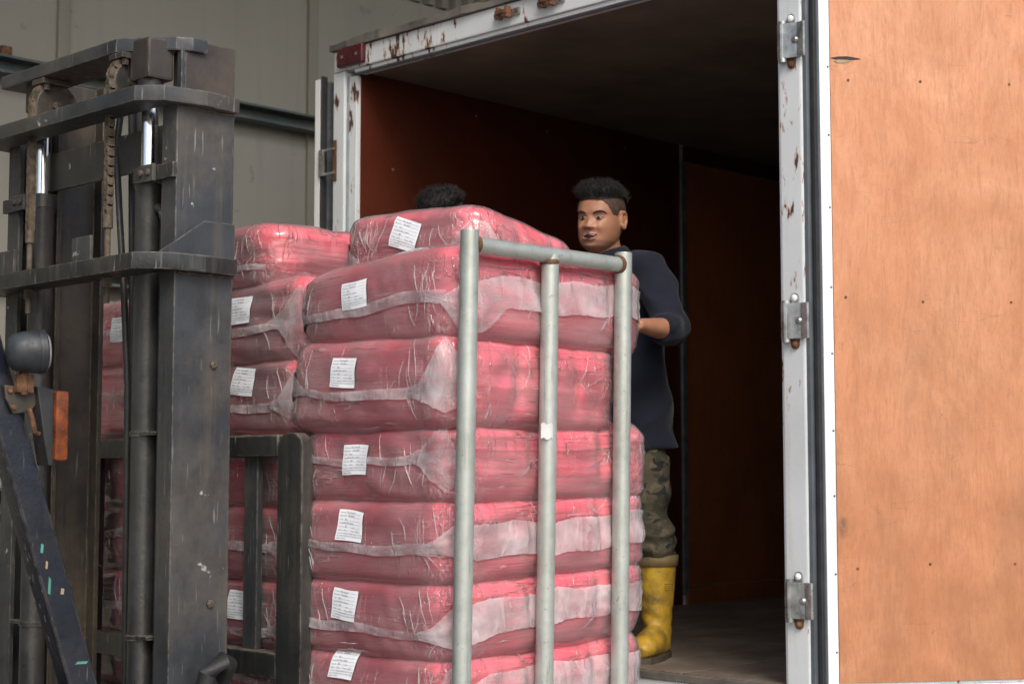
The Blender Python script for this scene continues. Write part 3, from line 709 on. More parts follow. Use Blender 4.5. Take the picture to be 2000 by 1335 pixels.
# work lamp: cup-shaped housing on a bracket, facing the load
wl = MB().lathe([(.010, 0), (.030, .004), (.043, .016), (.049, .040), (.052, .070), (.052, .088), (.046, .092)], (-1.0740, .39, 1.938), (.93, -.30, .06), 30).build('work_lamp', 'lampcase', fk)
MB().lathe([(.045, 0), (.038, .006), (.015, .010)], Vector((-1.0740, .39, 1.938))+Vector((.93, -.30, .06)).normalized()*.0925, (.93, -.30, .06), 24).build('lamp_lens', 'glass', wl)
MB().lathe([(.0535, 0), (.0535, .008)], Vector((-1.0740, .39, 1.938))+Vector((.93, -.30, .06)).normalized()*.072, (.93, -.30, .06), 30).build('lamp_rim', 'hose', wl)
MB().box(-1.0460, -1.0020, .385, .40, 1.845, 1.888).cyl((-1.0240, .392, 1.84), (-1.0240, .392, 1.892), .010, 10).build('lamp_foot', 'rust', wl, .002)
br = MB().prism([(-1.0690, 1.862), (-0.9790, 1.858), (-0.9740, 1.835), (-0.9990, 1.80), (-1.0440, 1.795), (-1.0640, 1.83)], .402, .411, 'y').build('lamp_bracket', 'mastd', fk, .003)
for bx, bz in ((-1.0560, 1.85), (-1.0460, 1.81)): MB().lathe([(.007, 0), (.006, .006)], (bx, .402, bz), (0, -1, 0), 8).build('bolt', 'rust', br)
MB().tube([(-1.0060, .398, 1.808), (-0.9990, .394, 1.78), (-0.9920, .394, 1.752), (-0.9790, .398, 1.748)], .006, 8).build('lamp_cable', 'rust', br)
il = MB().prism([(-0.9940, 1.862), (-0.9490, 1.855), (-0.9460, 1.675), (-0.9590, 1.672), (-0.9690, 1.72)], .385, .44, 'y').build('indicator_lamp', 'hose', fk, .003)
MB().box(-0.9480, -0.9140, .372, .445, 1.684, 1.852).build('indicator_lens', 'amber', il, .008, seg=3)
MB().box(-0.9140+.0005, -0.9125, .374, .443, 1.735, 1.7375).build('lens_rib', 'amber', il)
# body out of frame: cowl, seat, counterweight, wheels
MB().prism([(-.95, .45), (-.88, .62), (-.95, 1.10), (-1.15, 1.18), (-1.18, .45)], .45, 1.61, 'y').build('front_cowl', 'yellow', fk, .02)
MB().box(-2.6, -1.18, .42, 1.64, .40, .62).build('chassis', 'grey', fk, .03)
MB().prism([(-2.0, .62), (-2.0, 1.05), (-2.75, 1.10), (-2.95, .95), (-2.98, .40), (-2.6, .25), (-2.0, .40)], .43, 1.63, 'y').build('counterweight', 'yellow', fk, .05, seg=3)
MB().box(-1.95, -1.45, .80, 1.26, .85, 1.0).box(-2.02, -1.90, .80, 1.26, .98, 1.45).build('seat', 'rubber', fk, .04, seg=3)
MB().tube([(-1.02, 1.03, 1.1), (-1.25, 1.03, 1.30)], .02).build('steering_column', 'hose', fk)
MB().lathe([(.165, -.012), (.18, 0), (.165, .012), (.150, 0)], (-1.26, 1.03, 1.31), (-.7, 0, .7), 30).build('steering_wheel', 'rubber', fk)
for yy in (.34, 1.50): 
    tw = MB().lathe([(.16, 0), (.30, .01), (.33, .05), (.33, .18), (.30, .22), (.16, .22)], (-.86, yy, .33), (0, 1, 0), 32).build('wheel', 'rubber', fk)
    MB().lathe([(.15, 0), (.15, .20)], (-.86, yy+.01, .33), (0, 1, 0), 20).build('wheel_rim', 'grey', tw)
    t2 = MB().lathe([(.12, 0), (.24, .01), (.26, .05), (.26, .13), (.24, .17), (.12, .17)], (-2.45, yy+.03, .26), (0, 1, 0), 30).build('wheel', 'rubber', fk)
    box('rear_guard_pillar', -2.55, -2.48, .405 if yy < 1 else 1.595, .465 if yy < 1 else 1.655, 1.0, 2.25, 'navy', fk, .008)

# ================================================================== TROLLEY WITH PIPE FRAME
TY = -.052
tr = thing('platform_trolley', (.4, .9, .86), 'galvanised pipe frame trolley in front of the front bale stack, resting on the forks', 'trolley')
dk = MB().box(-.0, .82, -.09, 2.16, .905, .945).build('deck', 'galv', tr, .006)
for yy in (-.08, .9, 2.10): MB().box(.0, .82, yy, yy+.05, .865, .9045).build('deck_beam', 'galv', tr, .004)
for px_, nm in ((0.0, 0), (.315, 1), (.630, 0)):
    top = 2.299 if nm == 0 else 2.262
    dx = .030*(top-.94)/1.3
    MB().cyl((px_-.012, TY, .940), (px_-.012+dx, TY, top), .0255 if nm == 0 else .0252, 28).build('upright_pipe', 'galv', tr, .0025)
    if nm == 0:
        MB().lathe([(.0262, -.006), (.0285, 0), (.0265, .007)], (px_+.016+(.020 if px_ < .3 else -.020), TY, 2.262), (1, 0, 0), 24).build('weld_bead', 'rust', tr)
    else:
        MB().lathe([(.0255, -.008), (.028, .0), (.0258, .006)], (px_+.0155, TY, 2.242), (0, 0, 1), 24).build('weld_bead', 'rust', tr)
MB().cyl((.020, TY, 2.262), (.640, TY, 2.262), .0225, 28).build('top_pipe', 'galv', tr)
v = []; f = []
for i in range(9):
    a = R(205+i*17)
    for z in (1.748, 1.790): v.append((.3065+.0264*math.cos(a), TY+.0264*math.sin(a), z+.004*math.sin(i*2)))
f = [(2*i, 2*i+2, 2*i+3, 2*i+1) for i in range(8)]
raw('tape_scrap', v, f, 'sticker', tr, True)

# ================================================================== FABRIC BALES
def rrect(L, W, rc, n):
    """uniform points round a rounded rectangle, CCW from the far-left corner; rc per corner (fl, nl, nr, fr)"""
    pts = []
    for (cx, cy, sx, sy), r, a0 in zip(((L, W, -1, -1), (0, W, 1, -1), (0, 0, 1, 1), (L, 0, -1, 1)), rc, (0, 90, 180, 270)):
        for i in range(17):
            a = R(a0+90*i/16); pts.append((cx+sx*r+r*math.cos(a), cy+sy*r+r*math.sin(a)))
    pts.append(pts[0]); p = np.array(pts); d = np.r_[0, np.cumsum(np.linalg.norm(np.diff(p, axis=0), axis=1))]
    s = np.linspace(0, d[-1], n, endpoint=False); q = np.c_[np.interp(s, d, p[:, 0]), np.interp(s, d, p[:, 1])]
    t = np.roll(q, -1, 0)-np.roll(q, 1, 0); t /= np.linalg.norm(t, axis=1)[:, None]
    return q, np.c_[t[:, 1], -t[:, 0]], s, d[-1]
class Bale:
    def __init__(b, x, y, z, L, W, H, seed, rc=(.07, .06, .075, .09), yaw=0, tx=0, ty=0, taper=0, foldL=1., foldE=.22, bulge=.020, puff=.012, pinch=True, lean=.022, sag=0.):
        H = H+.022; z = z-.009
        b.__dict__.update(locals())
        b.rs = np.random.RandomState(seed)
        e = [0]
        while e[-1] < H: e.append(e[-1]+b.rs.uniform(.010, .024))
        b.lay = np.array(e); b.lin = b.rs.normal(0, .0022, len(e)+1); b.lam = b.rs.uniform(.4, 1.2, len(e)+1)
        b.ends = np.cumsum([W, 0])
    def surf(b, off=0., n=176, ms=52, mc=8, fold=1., wrinkle=0.):
        L, W, H = b.L, b.W, b.H; re = min(.042, H*.2)
        q, nr, s, per = rrect(L, W, b.rc, n); c = np.array([L/2, W/2]); prof = []
        for i in range(mc): prof.append((re, 0., (i+.15)/mc, 0))
        for i in range(7):
            a = math.pi/2*i/7; prof.append((re*(1-math.sin(a)), re*(1-math.cos(a)), 1, 1))
        for i in range(ms+1): prof.append((0., re+(H-2*re)*i/ms, 1, 1))
        for i in range(1, 8):
            a = math.pi/2*i/7; prof.append((re*(1-math.cos(a)), H-re+re*math.sin(a), 1, 1))
        for i in range(mc-1, -1, -1): prof.append((re, H, (i+.15)/mc, 0))
        m = len(prof); P = np.zeros((m, n, 3)); uv = np.zeros((m, n, 2)); cr = np.zeros((m, n)); ue = 0
        isL = np.abs(nr[:, 1])**2; qx = q[:, 0]/L; qy = q[:, 1]/W
        fb = isL*4*qx*(1-qx)+(1-isL)*4*qy*(1-qy)
        fa = isL*b.foldL+(1-isL)*b.foldE
        corner = sum(np.exp(-((q[:, 0]-cx*L)**2+(q[:, 1]-cy*W)**2)/.010) for cx in (0, 1) for cy in (0, 1))
        side = 0
        for i, (ins, z, k, sd) in enumerate(prof):
            p = q-nr*ins; p = c+(p-c)*k; p3 = np.c_[p, np.full(n, z)]
            d = b.bulge*math.sin(math.pi*min(max(z/H, 0), 1))**.8*(.35+.65*fb)
            wob = .006*sn(np.c_[q*1.0, np.full(n, z*.3)], 1.7, b.seed+1)+.0025*sn(np.c_[q, np.full(n, z)], 6, b.seed+2)
            zz = z+wob; li = np.clip(np.searchsorted(b.lay, zz)-1, 0, len(b.lay)-2)
            fr = np.clip((zz-b.lay[li])/(b.lay[li+1]-b.lay[li]), 0, 1)
            fo = .0050*b.lam[li]*(np.sqrt(np.clip(1-(2*fr-1)**2, 0, 1))-.7)+b.lin[li]
            d = d+fold*fa*fo*sd
            d = d+.006*sn(p3, 2.2, b.seed+3)+.0022*sn(p3*np.array([1, 1, 2.2]), 7, b.seed+4)
            if b.pinch:
                for xg in (.36, .70):
                    gz = math.exp(-((z/H-.62)/.34)**2)
                    d = d-.013*gz*(q[:, 1] < W*.5)*isL*np.exp(-((q[:, 0]-xg*L)/.016)**2)
            if wrinkle: d = d+wrinkle*(.5*sn(p3*np.array([1, 1, .5]), 24, b.seed+6)+corner*sn(p3, 30, b.seed+7))
            if sd: dirn = np.c_[nr*(1-ins/re*.6), np.full(n, 0.)]; P[i] = p3+dirn*(d+off)[:, None]
            else: P[i] = p3
            up = (1 if z > H/2 else -1)
            capw = 1. if not sd else min(1, ins/re)
            P[i, :, 2] += up*capw*(off+.004*sn(p3, 3, b.seed+5)+.002*sn(p3, 8, b.seed+8)+b.puff*np.clip(fb*0+np.sin(np.pi*np.clip(P[i, :, 0]/L, 0, 1))*np.sin(np.pi*np.clip(P[i, :, 1]/W, 0, 1)), 0, 1))
            uv[i, :, 0] = s; uv[i, :, 1] = z if sd else (z+(1-k)*.3*up); cr[i] = corner*(.4+.6*math.sin(math.pi*min(max(z/H, 0), 1)))
        b.side = (mc, m-mc)
        # to the world: taper at the tied left end, tilt, yaw, lean
        y_ = P[..., 1]/W
        tp = 1-b.taper*np.clip(y_-.35, 0, 1)**1.3
        P[..., 2] = H*.42+(P[..., 2]-H*.42)*tp
        P[..., 2] += b.tx*(P[..., 0]-L*.0)+b.ty*P[..., 1]-b.sag*(np.clip(y_-.5, 0, 1)**2)
        ca, sa = math.cos(b.yaw), math.sin(b.yaw); X = P[..., 0]*ca-P[..., 1]*sa; Y = P[..., 0]*sa+P[..., 1]*ca
        Z = P[..., 2]+b.z
        P = np.stack([X+b.x+b.lean*(Z-1.6), Y+b.y, Z], -1)
        return P, uv, cr, s, per
    def mesh(b, name, mat, parent, **k):
        P, uv, cr, s, per = b.surf(**k); m, n = P.shape[:2]
        I = np.arange(m*n).reshape(m, n); J = np.roll(I, -1, 1)
        F = np.stack([I[:-1], J[:-1], J[1:], I[1:]], -1).reshape(-1, 4)
        v = P.reshape(-1, 3); c = (v.min(0)+v.max(0))/2
        me = bpy.data.meshes.new(name); nf = len(F)
        faces = F.tolist()+[I[0][::-1].tolist(), I[-1].tolist()]
        me.from_pydata((v-c).tolist(), [], faces)
        u2 = uv.copy(); u2b = uv.copy(); lay = me.uv_layers.new(name='wrap')
        U0 = uv.reshape(-1, 2); nxt = np.roll(uv, -1, 1).copy(); nxt[:, -1, 0] += per; U1 = nxt.reshape(-1, 2)
        col = np.zeros((nf, 4, 2)); idx = np.stack([I[:-1], I[:-1], I[1:], I[1:]], -1).reshape(-1, 4)
        col[:, 0] = U0[idx[:, 0]]; col[:, 1] = U1[idx[:, 1]]; col[:, 2] = U1[idx[:, 2]]; col[:, 3] = U0[idx[:, 3]]
        flat = np.r_[col.reshape(-1), np.zeros(2*n*2)]
        lay.data.foreach_set('uv', flat)
        a = me.attributes.new('crinkle', 'FLOAT', 'POINT'); a.data.foreach_set('value', cr.reshape(-1))
        me.polygons.foreach_set('use_smooth', [True]*len(me.polygons)); me.materials.append(M[mat]); me.update()
        o = bpy.data.objects.new(name, me); place(o, c, parent)
        return o, P, s, per
    # helpers on the film surface: s measured in metres from the near-right corner (+ = along the long side, - = along the end)
    def prep(b, P, s, per):
        b.P = P; b.s = s; b.per = per
        q, _, s2, _ = rrect(b.L, b.W, b.rc, len(s)); b.s0 = s2[np.argmin(q[:, 0]+q[:, 1])]
        b.h = np.linspace(0, 1, b.side[1]-b.side[0])
        zz = P[b.side[0]:b.side[1], :, 2]
        b.zf = (zz-zz.min(0))/(zz.max(0)-zz.min(0))
    def at(b, s, vv, off=.004):
        n = len(b.s); t = ((b.s0+s) % b.per)/b.per*n; j = int(t) % n; fr = t-int(t); j1 = (j+1) % n
        rows = b.P[b.side[0]:b.side[1]]
        def col(jj):
            zf = b.zf[:, jj]; return np.array([np.interp(vv, np.maximum.accumulate(zf), rows[:, jj, k]) for k in range(3)])
        A, B_ = col(j), col(j1); p = A*(1-fr)+B_*fr
        t_ = rows[len(rows)//2, (j+3) % n]-rows[len(rows)//2, (j-3) % n]; nr = np.array([t_[1], -t_[0], 0]); nr /= np.linalg.norm(nr)
        return p+nr*off
    def strip(b, name, mat, parent, sa, sb, lo, hi, n=40, m=5, off=.0045, rag=0.):
        ss = np.linspace(sa, sb, n); v = []
        for s in ss:
            l_, h_ = lo(s)+rag*b.rs.normal(0, .010), hi(s)+rag*b.rs.normal(0, .010)
            for k in range(m): v.append(b.at(s, l_+(h_-l_)*k/(m-1), off+.0012*math.sin(s*70+k*2.1)))
        f = [(i*m+k, (i+1)*m+k, (i+1)*m+k+1, i*m+k+1) for i in range(n-1) for k in range(m-1)]
        return raw(name, v, f, mat, parent, True)
    def creases(b, parent, n_end, n_side, ls=None):
        """narrow raised folds of the film: steep near the corners, fanning over the long side"""
        v = []; f = []; r = b.rs; m = 13
        todo = [(r.choice([-.03, -.07, -.11, -b.W+.07, -b.W+.12, r.uniform(-b.W+.1, -.1)])+r.normal(0, .018), r.uniform(.12, .55), r.uniform(-.05, .05), r.uniform(.2, .5)) for _ in range(n_end)]
        for g_ in (.36, .70):
            for _ in range(n_side): todo.append((g_*b.L+r.normal(0, .02), .60+r.normal(0, .06), r.choice([-1, 1])*r.uniform(.01, .12), r.choice([-1, 1])*r.uniform(.12, .33)))
        for s0, v0, ds, dv in todo:
            if ls is not None and abs(s0+ds*.5-ls) < .085: continue
            bend = r.normal(0, .007); w_ = r.uniform(.0006, .0019); base = len(v)
            for i in range(m):
                t_ = i/(m-1); k = math.sin(math.pi*min(1, t_*1.02+.0))**.6; ss_ = s0+ds*t_+bend*math.sin(math.pi*t_); vv = min(.97, max(.03, v0+dv*t_))
                for q, o_ in ((-1, .0022), (0, .0030+.002*k), (1, .0022)): v.append(b.at(ss_+q*w_*k, vv, o_))
            for i in range(m-1):
                for q in (0, 1): a = base+i*3+q; f.append((a, a+1, a+4, a+3))
        tag(raw('film_creases', v, f, 'crease', parent, True), kind='stuff')
    def label(b, parent, s0, v0, rot=0., w_=.104, h_=.078):
        Hh = b.H
        def mp(a, c, off):
            ca, sa = math.cos(rot), math.sin(rot); return b.at(s0+a*ca-c*sa, v0+(a*sa+c*ca)/Hh, off)
        v = []; n = 7
        for i in range(n):
            for k in range(n): v.append(mp(w_*(i/(n-1)-.5), h_*(k/(n-1)-.5), .0065))
        f = [(i*n+k, (i+1)*n+k, (i+1)*n+k+1, i*n+k+1) for i in range(n-1) for k in range(n-1)]
        o = raw('paper_label', v, f, 'paper', parent, True)
        # text: bilinear over a coarse map of the label
        G = 13; gx = np.linspace(-.5, .5, G); mpg = np.array([[mp(w_*a, h_*c, .0072) for c in gx] for a in gx])
        tv, tf = TEXT; a = (tv[:, 0]+.5)*(G-1); c = (tv[:, 1]+.5)*(G-1); i = np.clip(a.astype(int), 0, G-2); k = np.clip(c.astype(int), 0, G-2)
        fa = (a-i)[:, None]; fc = (c-k)[:, None]
        pv = mpg[i, k]*(1-fa)*(1-fc)+mpg[i+1, k]*fa*(1-fc)+mpg[i, k+1]*(1-fa)*fc+mpg[i+1, k+1]*fa*fc
        raw('printed_text', pv, tf, 'ink', o)

def text_mesh():
    """the slip's printing as flat outlines in a unit square"""
    rows = [(.06, .905, .058, 'Customer'), (.30, .915, .066, 'Tian Siang SB'), (.06, .795, .058, 'Material No'), (.36, .805, .066, '780-2804-1'), (.06, .675, .058, 'Color'), (.26, .685, .066, 'Red'),
            (.06, .560, .058, 'Quality'), (.22, .575, .066, 'Poly Micro Eyelet'), (.06, .440, .058, 'Piece No'), (.31, .45, .085, '87'), (.54, .44, .058, 'Length'),
            (.06, .325, .058, 'Width'), (.29, .335, .062, '60.5'), (.54, .325, .058, 'Weight'), (.74, .33, .085, '19.2'),
            (.05, .225, .050, 'DO NOT COMBINE DIFFERENT BATCH NUMBERS'), (.05, .145, .050, 'NO CLAIM AFTER THE GOODS ARE ACCEPTED'), (.05, .06, .050, 'AFTER CUTTING')]
    V = []; F = []; base = 0
    for x_, y_, sz, s_ in rows:
        cu = bpy.data.curves.new('t', 'FONT'); cu.body = s_; cu.size = sz*1.25; cu.resolution_u = 1
        o = bpy.data.objects.new('t', cu); C.objects.link(o); dg = bpy.context.evaluated_depsgraph_get(); me = bpy.data.meshes.new_from_object(o.evaluated_get(dg))
        v = np.array([q.co[:2] for q in me.vertices]); v[:, 0] *= .74; v = v+np.array([x_, y_-sz*.4])
        V.append(v); F += [[base+i for i in p.vertices] for p in me.polygons]; base += len(v)
        bpy.data.objects.remove(o); bpy.data.curves.remove(cu); bpy.data.meshes.remove(me)
    for x0, x1, y_ in ((.30, .93, .885), (.36, .93, .775), (.24, .93, .655), (.22, .93, .545), (.28, .5, .425), (.68, .93, .425), (.22, .5, .31), (.7, .93, .31)):
        V.append(np.array([(x0, y_), (x1, y_), (x1, y_+.006), (x0, y_+.006)])); F.append([base, base+1, base+2, base+3]); base += 4
    return np.clip(np.vstack(V)-.5, -.49, .49), F
TEXT = text_mesh()

GRP = {'A': 'bales in the front stack', 'B': 'bales in the middle stack', 'C': 'bales in the rear stack'}
def make_bale(stack, label, band, lab=None, strip_v=.42, strip_slope=0., gusset=True, **k):
    b = Bale(**k)
    root = thing('fabric_bale', (b.x+b.L/2, b.y+b.W/2, b.z), label, 'bale', GRP[stack])
    b.mesh('folded_fabric', 'cloth', root)
    fo, P, s, per = b.mesh('plastic_wrap', 'film', root, off=.006, n=200, ms=30, fold=.25, wrinkle=.0018)
    b.prep(P, s, per)
    r = b.rs; ph = r.rand()*6
    wob = lambda s_: .015*math.sin(s_*9+ph)+.01*math.sin(s_*23+ph*2)
    sv = lambda s_: strip_v+strip_slope*s_+wob(s_)
    b.strip('tape_strip', 'tape', root, -b.W+.05, -.02, lambda s_: sv(s_)-.050, lambda s_: sv(s_)+.050+.02*math.sin(s_*5+ph))
    # film gathered to a fan at the corner; on banded bales it runs on as a wide milky band
    I = lambda xs, ys: (lambda s_: float(np.interp(s_, xs, ys)))
    c0 = sv(-.08); j = lambda a: a+r.uniform(-.11, .11)
    k1, k2 = ((.06, .0), (.0, .0), (-.08, .06), (.0, -.10), (.10, .08))[int(r.randint(5))]
    if band:
        lo, hi = band; w1 = lambda s_: .02*math.sin(s_*7+ph)+.010*math.sin(s_*31); w2 = lambda s_: .025*math.sin(s_*6+ph+1)+.014*math.sin(s_*27+ph)
        lo_ = I([-.075, -.03, .02, .075, .15, b.L], [c0-.04, c0-.08+k1, j(.14)+k1*2, j(.22), lo, lo]); hi_ = I([-.075, -.03, .015, .06, .13, b.L], [c0+.04, c0+.09+k2, j(.78)+k2*2, j(.72), hi, hi])
        b.strip('wide_film_band', 'tapew', root, -.075, b.L-.02, lambda s_: lo_(s_)+w1(s_)*min(1, max(0, s_*8)), lambda s_: hi_(s_)+w2(s_)*min(1, max(0, s_*8)), 110, 9, .005, .35)
    elif gusset:
        b.strip('corner_gusset', 'gus', root, -.13, .05, I([-.13, -.08, -.005, .05], [c0-.03, c0-.08, j(.10), j(.42)]), I([-.13, -.08, -.012, .02, .05], [c0+.04, c0+.10, j(.86), j(.70), j(.5)]), 26, 8, .0055, .6)
    cl = sv(-b.W+.05)
    b.strip('end_gusset', 'gus', root, -b.W-.05, -b.W+.10, I([-b.W-.05, -b.W+.02, -b.W+.10], [j(.22), j(.28), cl-.03]), I([-b.W-.05, -b.W+.02, -b.W+.10], [j(.72), j(.66), cl+.04]), 18, 6, .0055, .5)
    b.creases(root, {'A': 16, 'B': 14, 'C': 10}[stack], 7 if stack == 'A' else 2, lab[0] if lab else None)
    if lab: b.label(root, *lab)
    return b

LB = 'red fabric bale, '
# front stack, top to bottom
A = dict(W=.60, L=.80)
make_bale('A', LB+'topmost one tipped over below the black hair', None, (-.235, .62, -.28), .22, .0, x=.12, y=.035, z=2.217, L=.46, W=.50, H=.175, seed=11, tx=-.17, ty=.015, taper=.1, puff=.015, foldL=.5, yaw=.10)
make_bale('A', LB+'swollen one just under the top, gripped by the man in navy', (.40, .72), (-.365, .60, .05), .47, .12, x=-.005, y=-.01, z=2.012, L=.868, W=.672, H=.245, seed=12, rc=(.12, .10, .09, .20), taper=.42, tx=-.005, ty=-.01, bulge=.02, puff=.02, foldL=.55)
make_bale('A', LB+'third from the top of the front stack, without pale side band', None, (-.385, .64, -.04), .38, -.10, x=-.02, y=-.005, z=1.778, L=.70, W=.665, H=.240, seed=13, tx=-.02, foldL=.75, foldE=.4, puff=.008)
make_bale('A', LB+'fourth from the top of the front stack, folds showing along its side', None, (-.345, .54, -.03), .55, .02, x=.0, y=.0, z=1.572, L=.84, W=.628, H=.208, seed=14, tx=.005, foldL=1.15, puff=.008)
make_bale('A', LB+'fifth from the top of the front stack', (.34, .70), (-.355, .66, -.02), .40, -.12, x=.0, y=.0, z=1.352, L=.83, W=.630, H=.224, seed=15, tx=.03, foldL=.8, puff=.008)
make_bale('A', LB+'sixth from the top of the front stack', (.36, .72), (-.375, .64, -.06), .36, -.05, x=.0, y=.0, z=1.150, L=.82, W=.636, H=.205, seed=16, tx=.04, foldL=.9, puff=.008)
make_bale('A', LB+'bottom one of the front stack', (.30, .75), (-.385, .80, -.04), .36, 0, x=.005, y=.0, z=.948, L=.80, W=.636, H=.205, seed=17, tx=.03, foldL=.8, puff=.008)
# middle stack, seen past the mast
Bk = dict(L=.80, W=.60)
make_bale('B', LB+'long one on top of the middle stack, right of the mast', None, None, .35, 0, gusset=False, x=.03, y=.83, z=2.228, L=.86, W=.68, H=.178, seed=21, rc=(.09, .09, .10, .09), tx=-.01, puff=.02, foldL=.9, lean=.0)
make_bale('B', LB+'second one of the middle stack, label peeping out behind the mast', None, (-.265, .66, .0), .50, .35, x=.03, y=.665, z=1.985, L=.80, W=.70, H=.245, seed=22, taper=.25, ty=-.01, puff=.015, foldL=.6, lean=.0)
make_bale('B', LB+'third one of the middle stack, just above the upper carriage bar', None, (-.255, .70, -.1), .36, -.1, x=.03, y=.67, z=1.770, L=.80, W=.62, H=.215, seed=23, puff=.008, lean=.0)
make_bale('B', LB+'fourth one of the middle stack, just below the upper carriage bar', None, None, .66, 0, x=.03, y=.66, z=1.545, L=.80, W=.64, H=.222, seed=24, puff=.008, lean=.0)
make_bale('B', LB+'fifth one of the middle stack, halfway down the backrest bars', None, None, .50, .15, x=.03, y=.66, z=1.325, L=.80, W=.64, H=.220, seed=25, puff=.008, lean=.0)
make_bale('B', LB+'sixth one of the middle stack, above the lower carriage bar', None, (-.245, .62, 0), .30, 0, x=.03, y=.66, z=1.125, L=.80, W=.64, H=.200, seed=26, puff=.008, lean=.0)
make_bale('B', LB+'bottom one of the middle stack, below the lower carriage bar', None, None, .5, 0, x=.03, y=.66, z=.948, L=.80, W=.64, H=.180, seed=27, puff=.008, lean=.0)
# rear stack, seen between the mast uprights
for i, (z, H, sv_, lb, tx_) in enumerate(((2.018, .21, .52, (-.115, .55, 0), 'top one of the rear stack, label seen between the mast uprights'), (1.775, .242, .52, None, 'second one of the rear stack, between the mast uprights'), (1.545, .228, .75, None, 'third one of the rear stack, just below the upper carriage bar'),
                                        (1.325, .22, .55, None, 'fourth one of the rear stack, seen left of the lift cylinder'), (1.125, .20, .45, (-.30, .6, 0), 'fifth one of the rear stack, low down left of the lift cylinder'), (.948, .178, .5, None, 'bottom one of the rear stack, below the lower carriage bar'))):
    make_bale('C', LB+tx_, None, lb, sv_, 0, x=.03+.004*i, y=1.50, z=z, L=.80, W=.60, H=H, seed=31+i, puff=.008, lean=.0)

# ================================================================== PEOPLE
HT = np.array([  # height above chin, front, back, half width
    (-.012, .040, -.030, .022), (0, .066, -.036, .034), (.012, .083, -.046, .049), (.03, .088, -.058, .062), (.05, .087, -.070, .068), (.075, .087, -.086, .073), (.10, .086, -.096, .0755),
    (.12, .085, -.101, .075), (.14, .089, -.103, .076), (.165, .085, -.101, .0745), (.19, .068, -.090, .064), (.208, .042, -.068, .046), (.218, .015, -.045, .026), (.223, -.012, -.02, .004)])
def head_pt(th, c, off=0.):
    f, bk, hw = (np.interp(c, HT[:, 0], HT[:, i]) for i in (1, 2, 3))
    ct, st = math.cos(th), math.sin(th); e = .86
    sg = lambda v: math.copysign(abs(v)**e, v)
    a = (f+bk)/2+(f-bk)/2*sg(ct); b = hw*sg(st)
    if ct > 0:
        fr = max(0, ct)**.5; G = lambda db, dc: math.exp(-db*db-dc*dc); ab = abs(b)
        c_in = c; c = c+.007
        if .076 < c < .128: nz = (.128-c)/.045 if c > .083 else (c-.074)/.009*1.0
        else: nz = 0
        d = .023*max(0, nz)**1.15*math.exp(-(b/.0115)**2)+.013*G((ab-.0165)/.008, (c-.084)/.008)
        d += -.011*G((ab-.031)/.015, (c-.117)/.010)+.005*G((ab-.03)/.022, (c-.135)/.008)+.007*G((ab-.042)/.018, (c-.088)/.02)
        d += .007*G(b/.020, (c-.061)/.007)+.006*G(b/.018, (c-.041)/.007)-.010*G(b/.02, (c-.051)/.005)+.006*G(b/.02, (c-.015)/.013)-.004*G(b/.03, (c-.030)/.007)
        d += .004*G((ab-.041)/.014, (c-.080)/.014)-.0035*G((ab-.030-.25*(.075-c))/.005, (c-.068)/.014)
        a += d*fr; c = c_in
    n = np.array([ct*.9, st, .25*(c-.1)/.1]); n /= np.linalg.norm(n)
    return np.array([a, b, c])+n*off
def grid_faces(m, n, wrap=True):
    f = []
    for i in range(m-1):
        for j in range(n if wrap else n-1): f.append((i*n+j, i*n+(j+1) % n, (i+1)*n+(j+1) % n, (i+1)*n+j))
    return f
class Soup:
    def __init__(s): s.v = []; s.f = []
    def add(s, v, f):
        b = len(s.v); s.v += [tuple(map(float, q)) for q in v]; s.f += [tuple(b+i for i in q) for q in f]
    def loft(s, pts, r1, r2=None, ref=(0, 1, 0), n=20):
        """closed elliptical tube; r1 along ref, r2 across"""
        r2 = r2 or r1; pts = [np.array(p, float) for p in pts]; v = []; m = len(pts); ref = np.array(ref, float)
        for i, p in enumerate(pts):
            d = pts[min(i+1, m-1)]-pts[max(i-1, 0)]; d /= np.linalg.norm(d)
            a = ref-d*(ref@d); a /= np.linalg.norm(a); b = np.cross(d, a)
            for k in range(n):
                t = 2*math.pi*k/n; v.append(p+a*math.cos(t)*r1[i]+b*math.sin(t)*r2[i])
        v.append(pts[0]); v.append(pts[-1]); f = grid_faces(m, n)
        f += [(m*n, (k+1) % n, k) for k in range(n)]+[(m*n+1, (m-1)*n+k, (m-1)*n+(k+1) % n) for k in range(n)]
        s.add(v, f)
    def ball(s, c, r, n=12):
        v = []
        for i in range(n+1):
            ph = math.pi*i/n
            for k in range(n*2):
                t = math.pi*k/n; v.append((c[0]+r[0]*math.sin(ph)*math.cos(t), c[1]+r[1]*math.sin(ph)*math.sin(t), c[2]+r[2]*math.cos(ph)))
        s.add(v, [q[::-1] for q in grid_faces(n+1, 2*n)])
def solid(soup, voxel, smooth=2):
    me = bpy.data.meshes.new('tmp'); me.from_pydata(soup.v, [], soup.f); o = bpy.data.objects.new('tmp', me); C.objects.link(o)
    md = o.modifiers.new('r', 'REMESH'); md.mode = 'VOXEL'; md.voxel_size = voxel; md.adaptivity = 0
    if smooth: ms = o.modifiers.new('s', 'SMOOTH'); ms.iterations = smooth; ms.factor = .5
    dg = bpy.context.evaluated_depsgraph_get(); e = bpy.data.meshes.new_from_object(o.evaluated_get(dg))
    v = np.empty(len(e.vertices)*3); e.vertices.foreach_get('co', v); f = [tuple(p.vertices) for p in e.polygons]
    bpy.data.objects.remove(o); bpy.data.meshes.remove(me); bpy.data.meshes.remove(e)
    return v.reshape(-1, 3), f
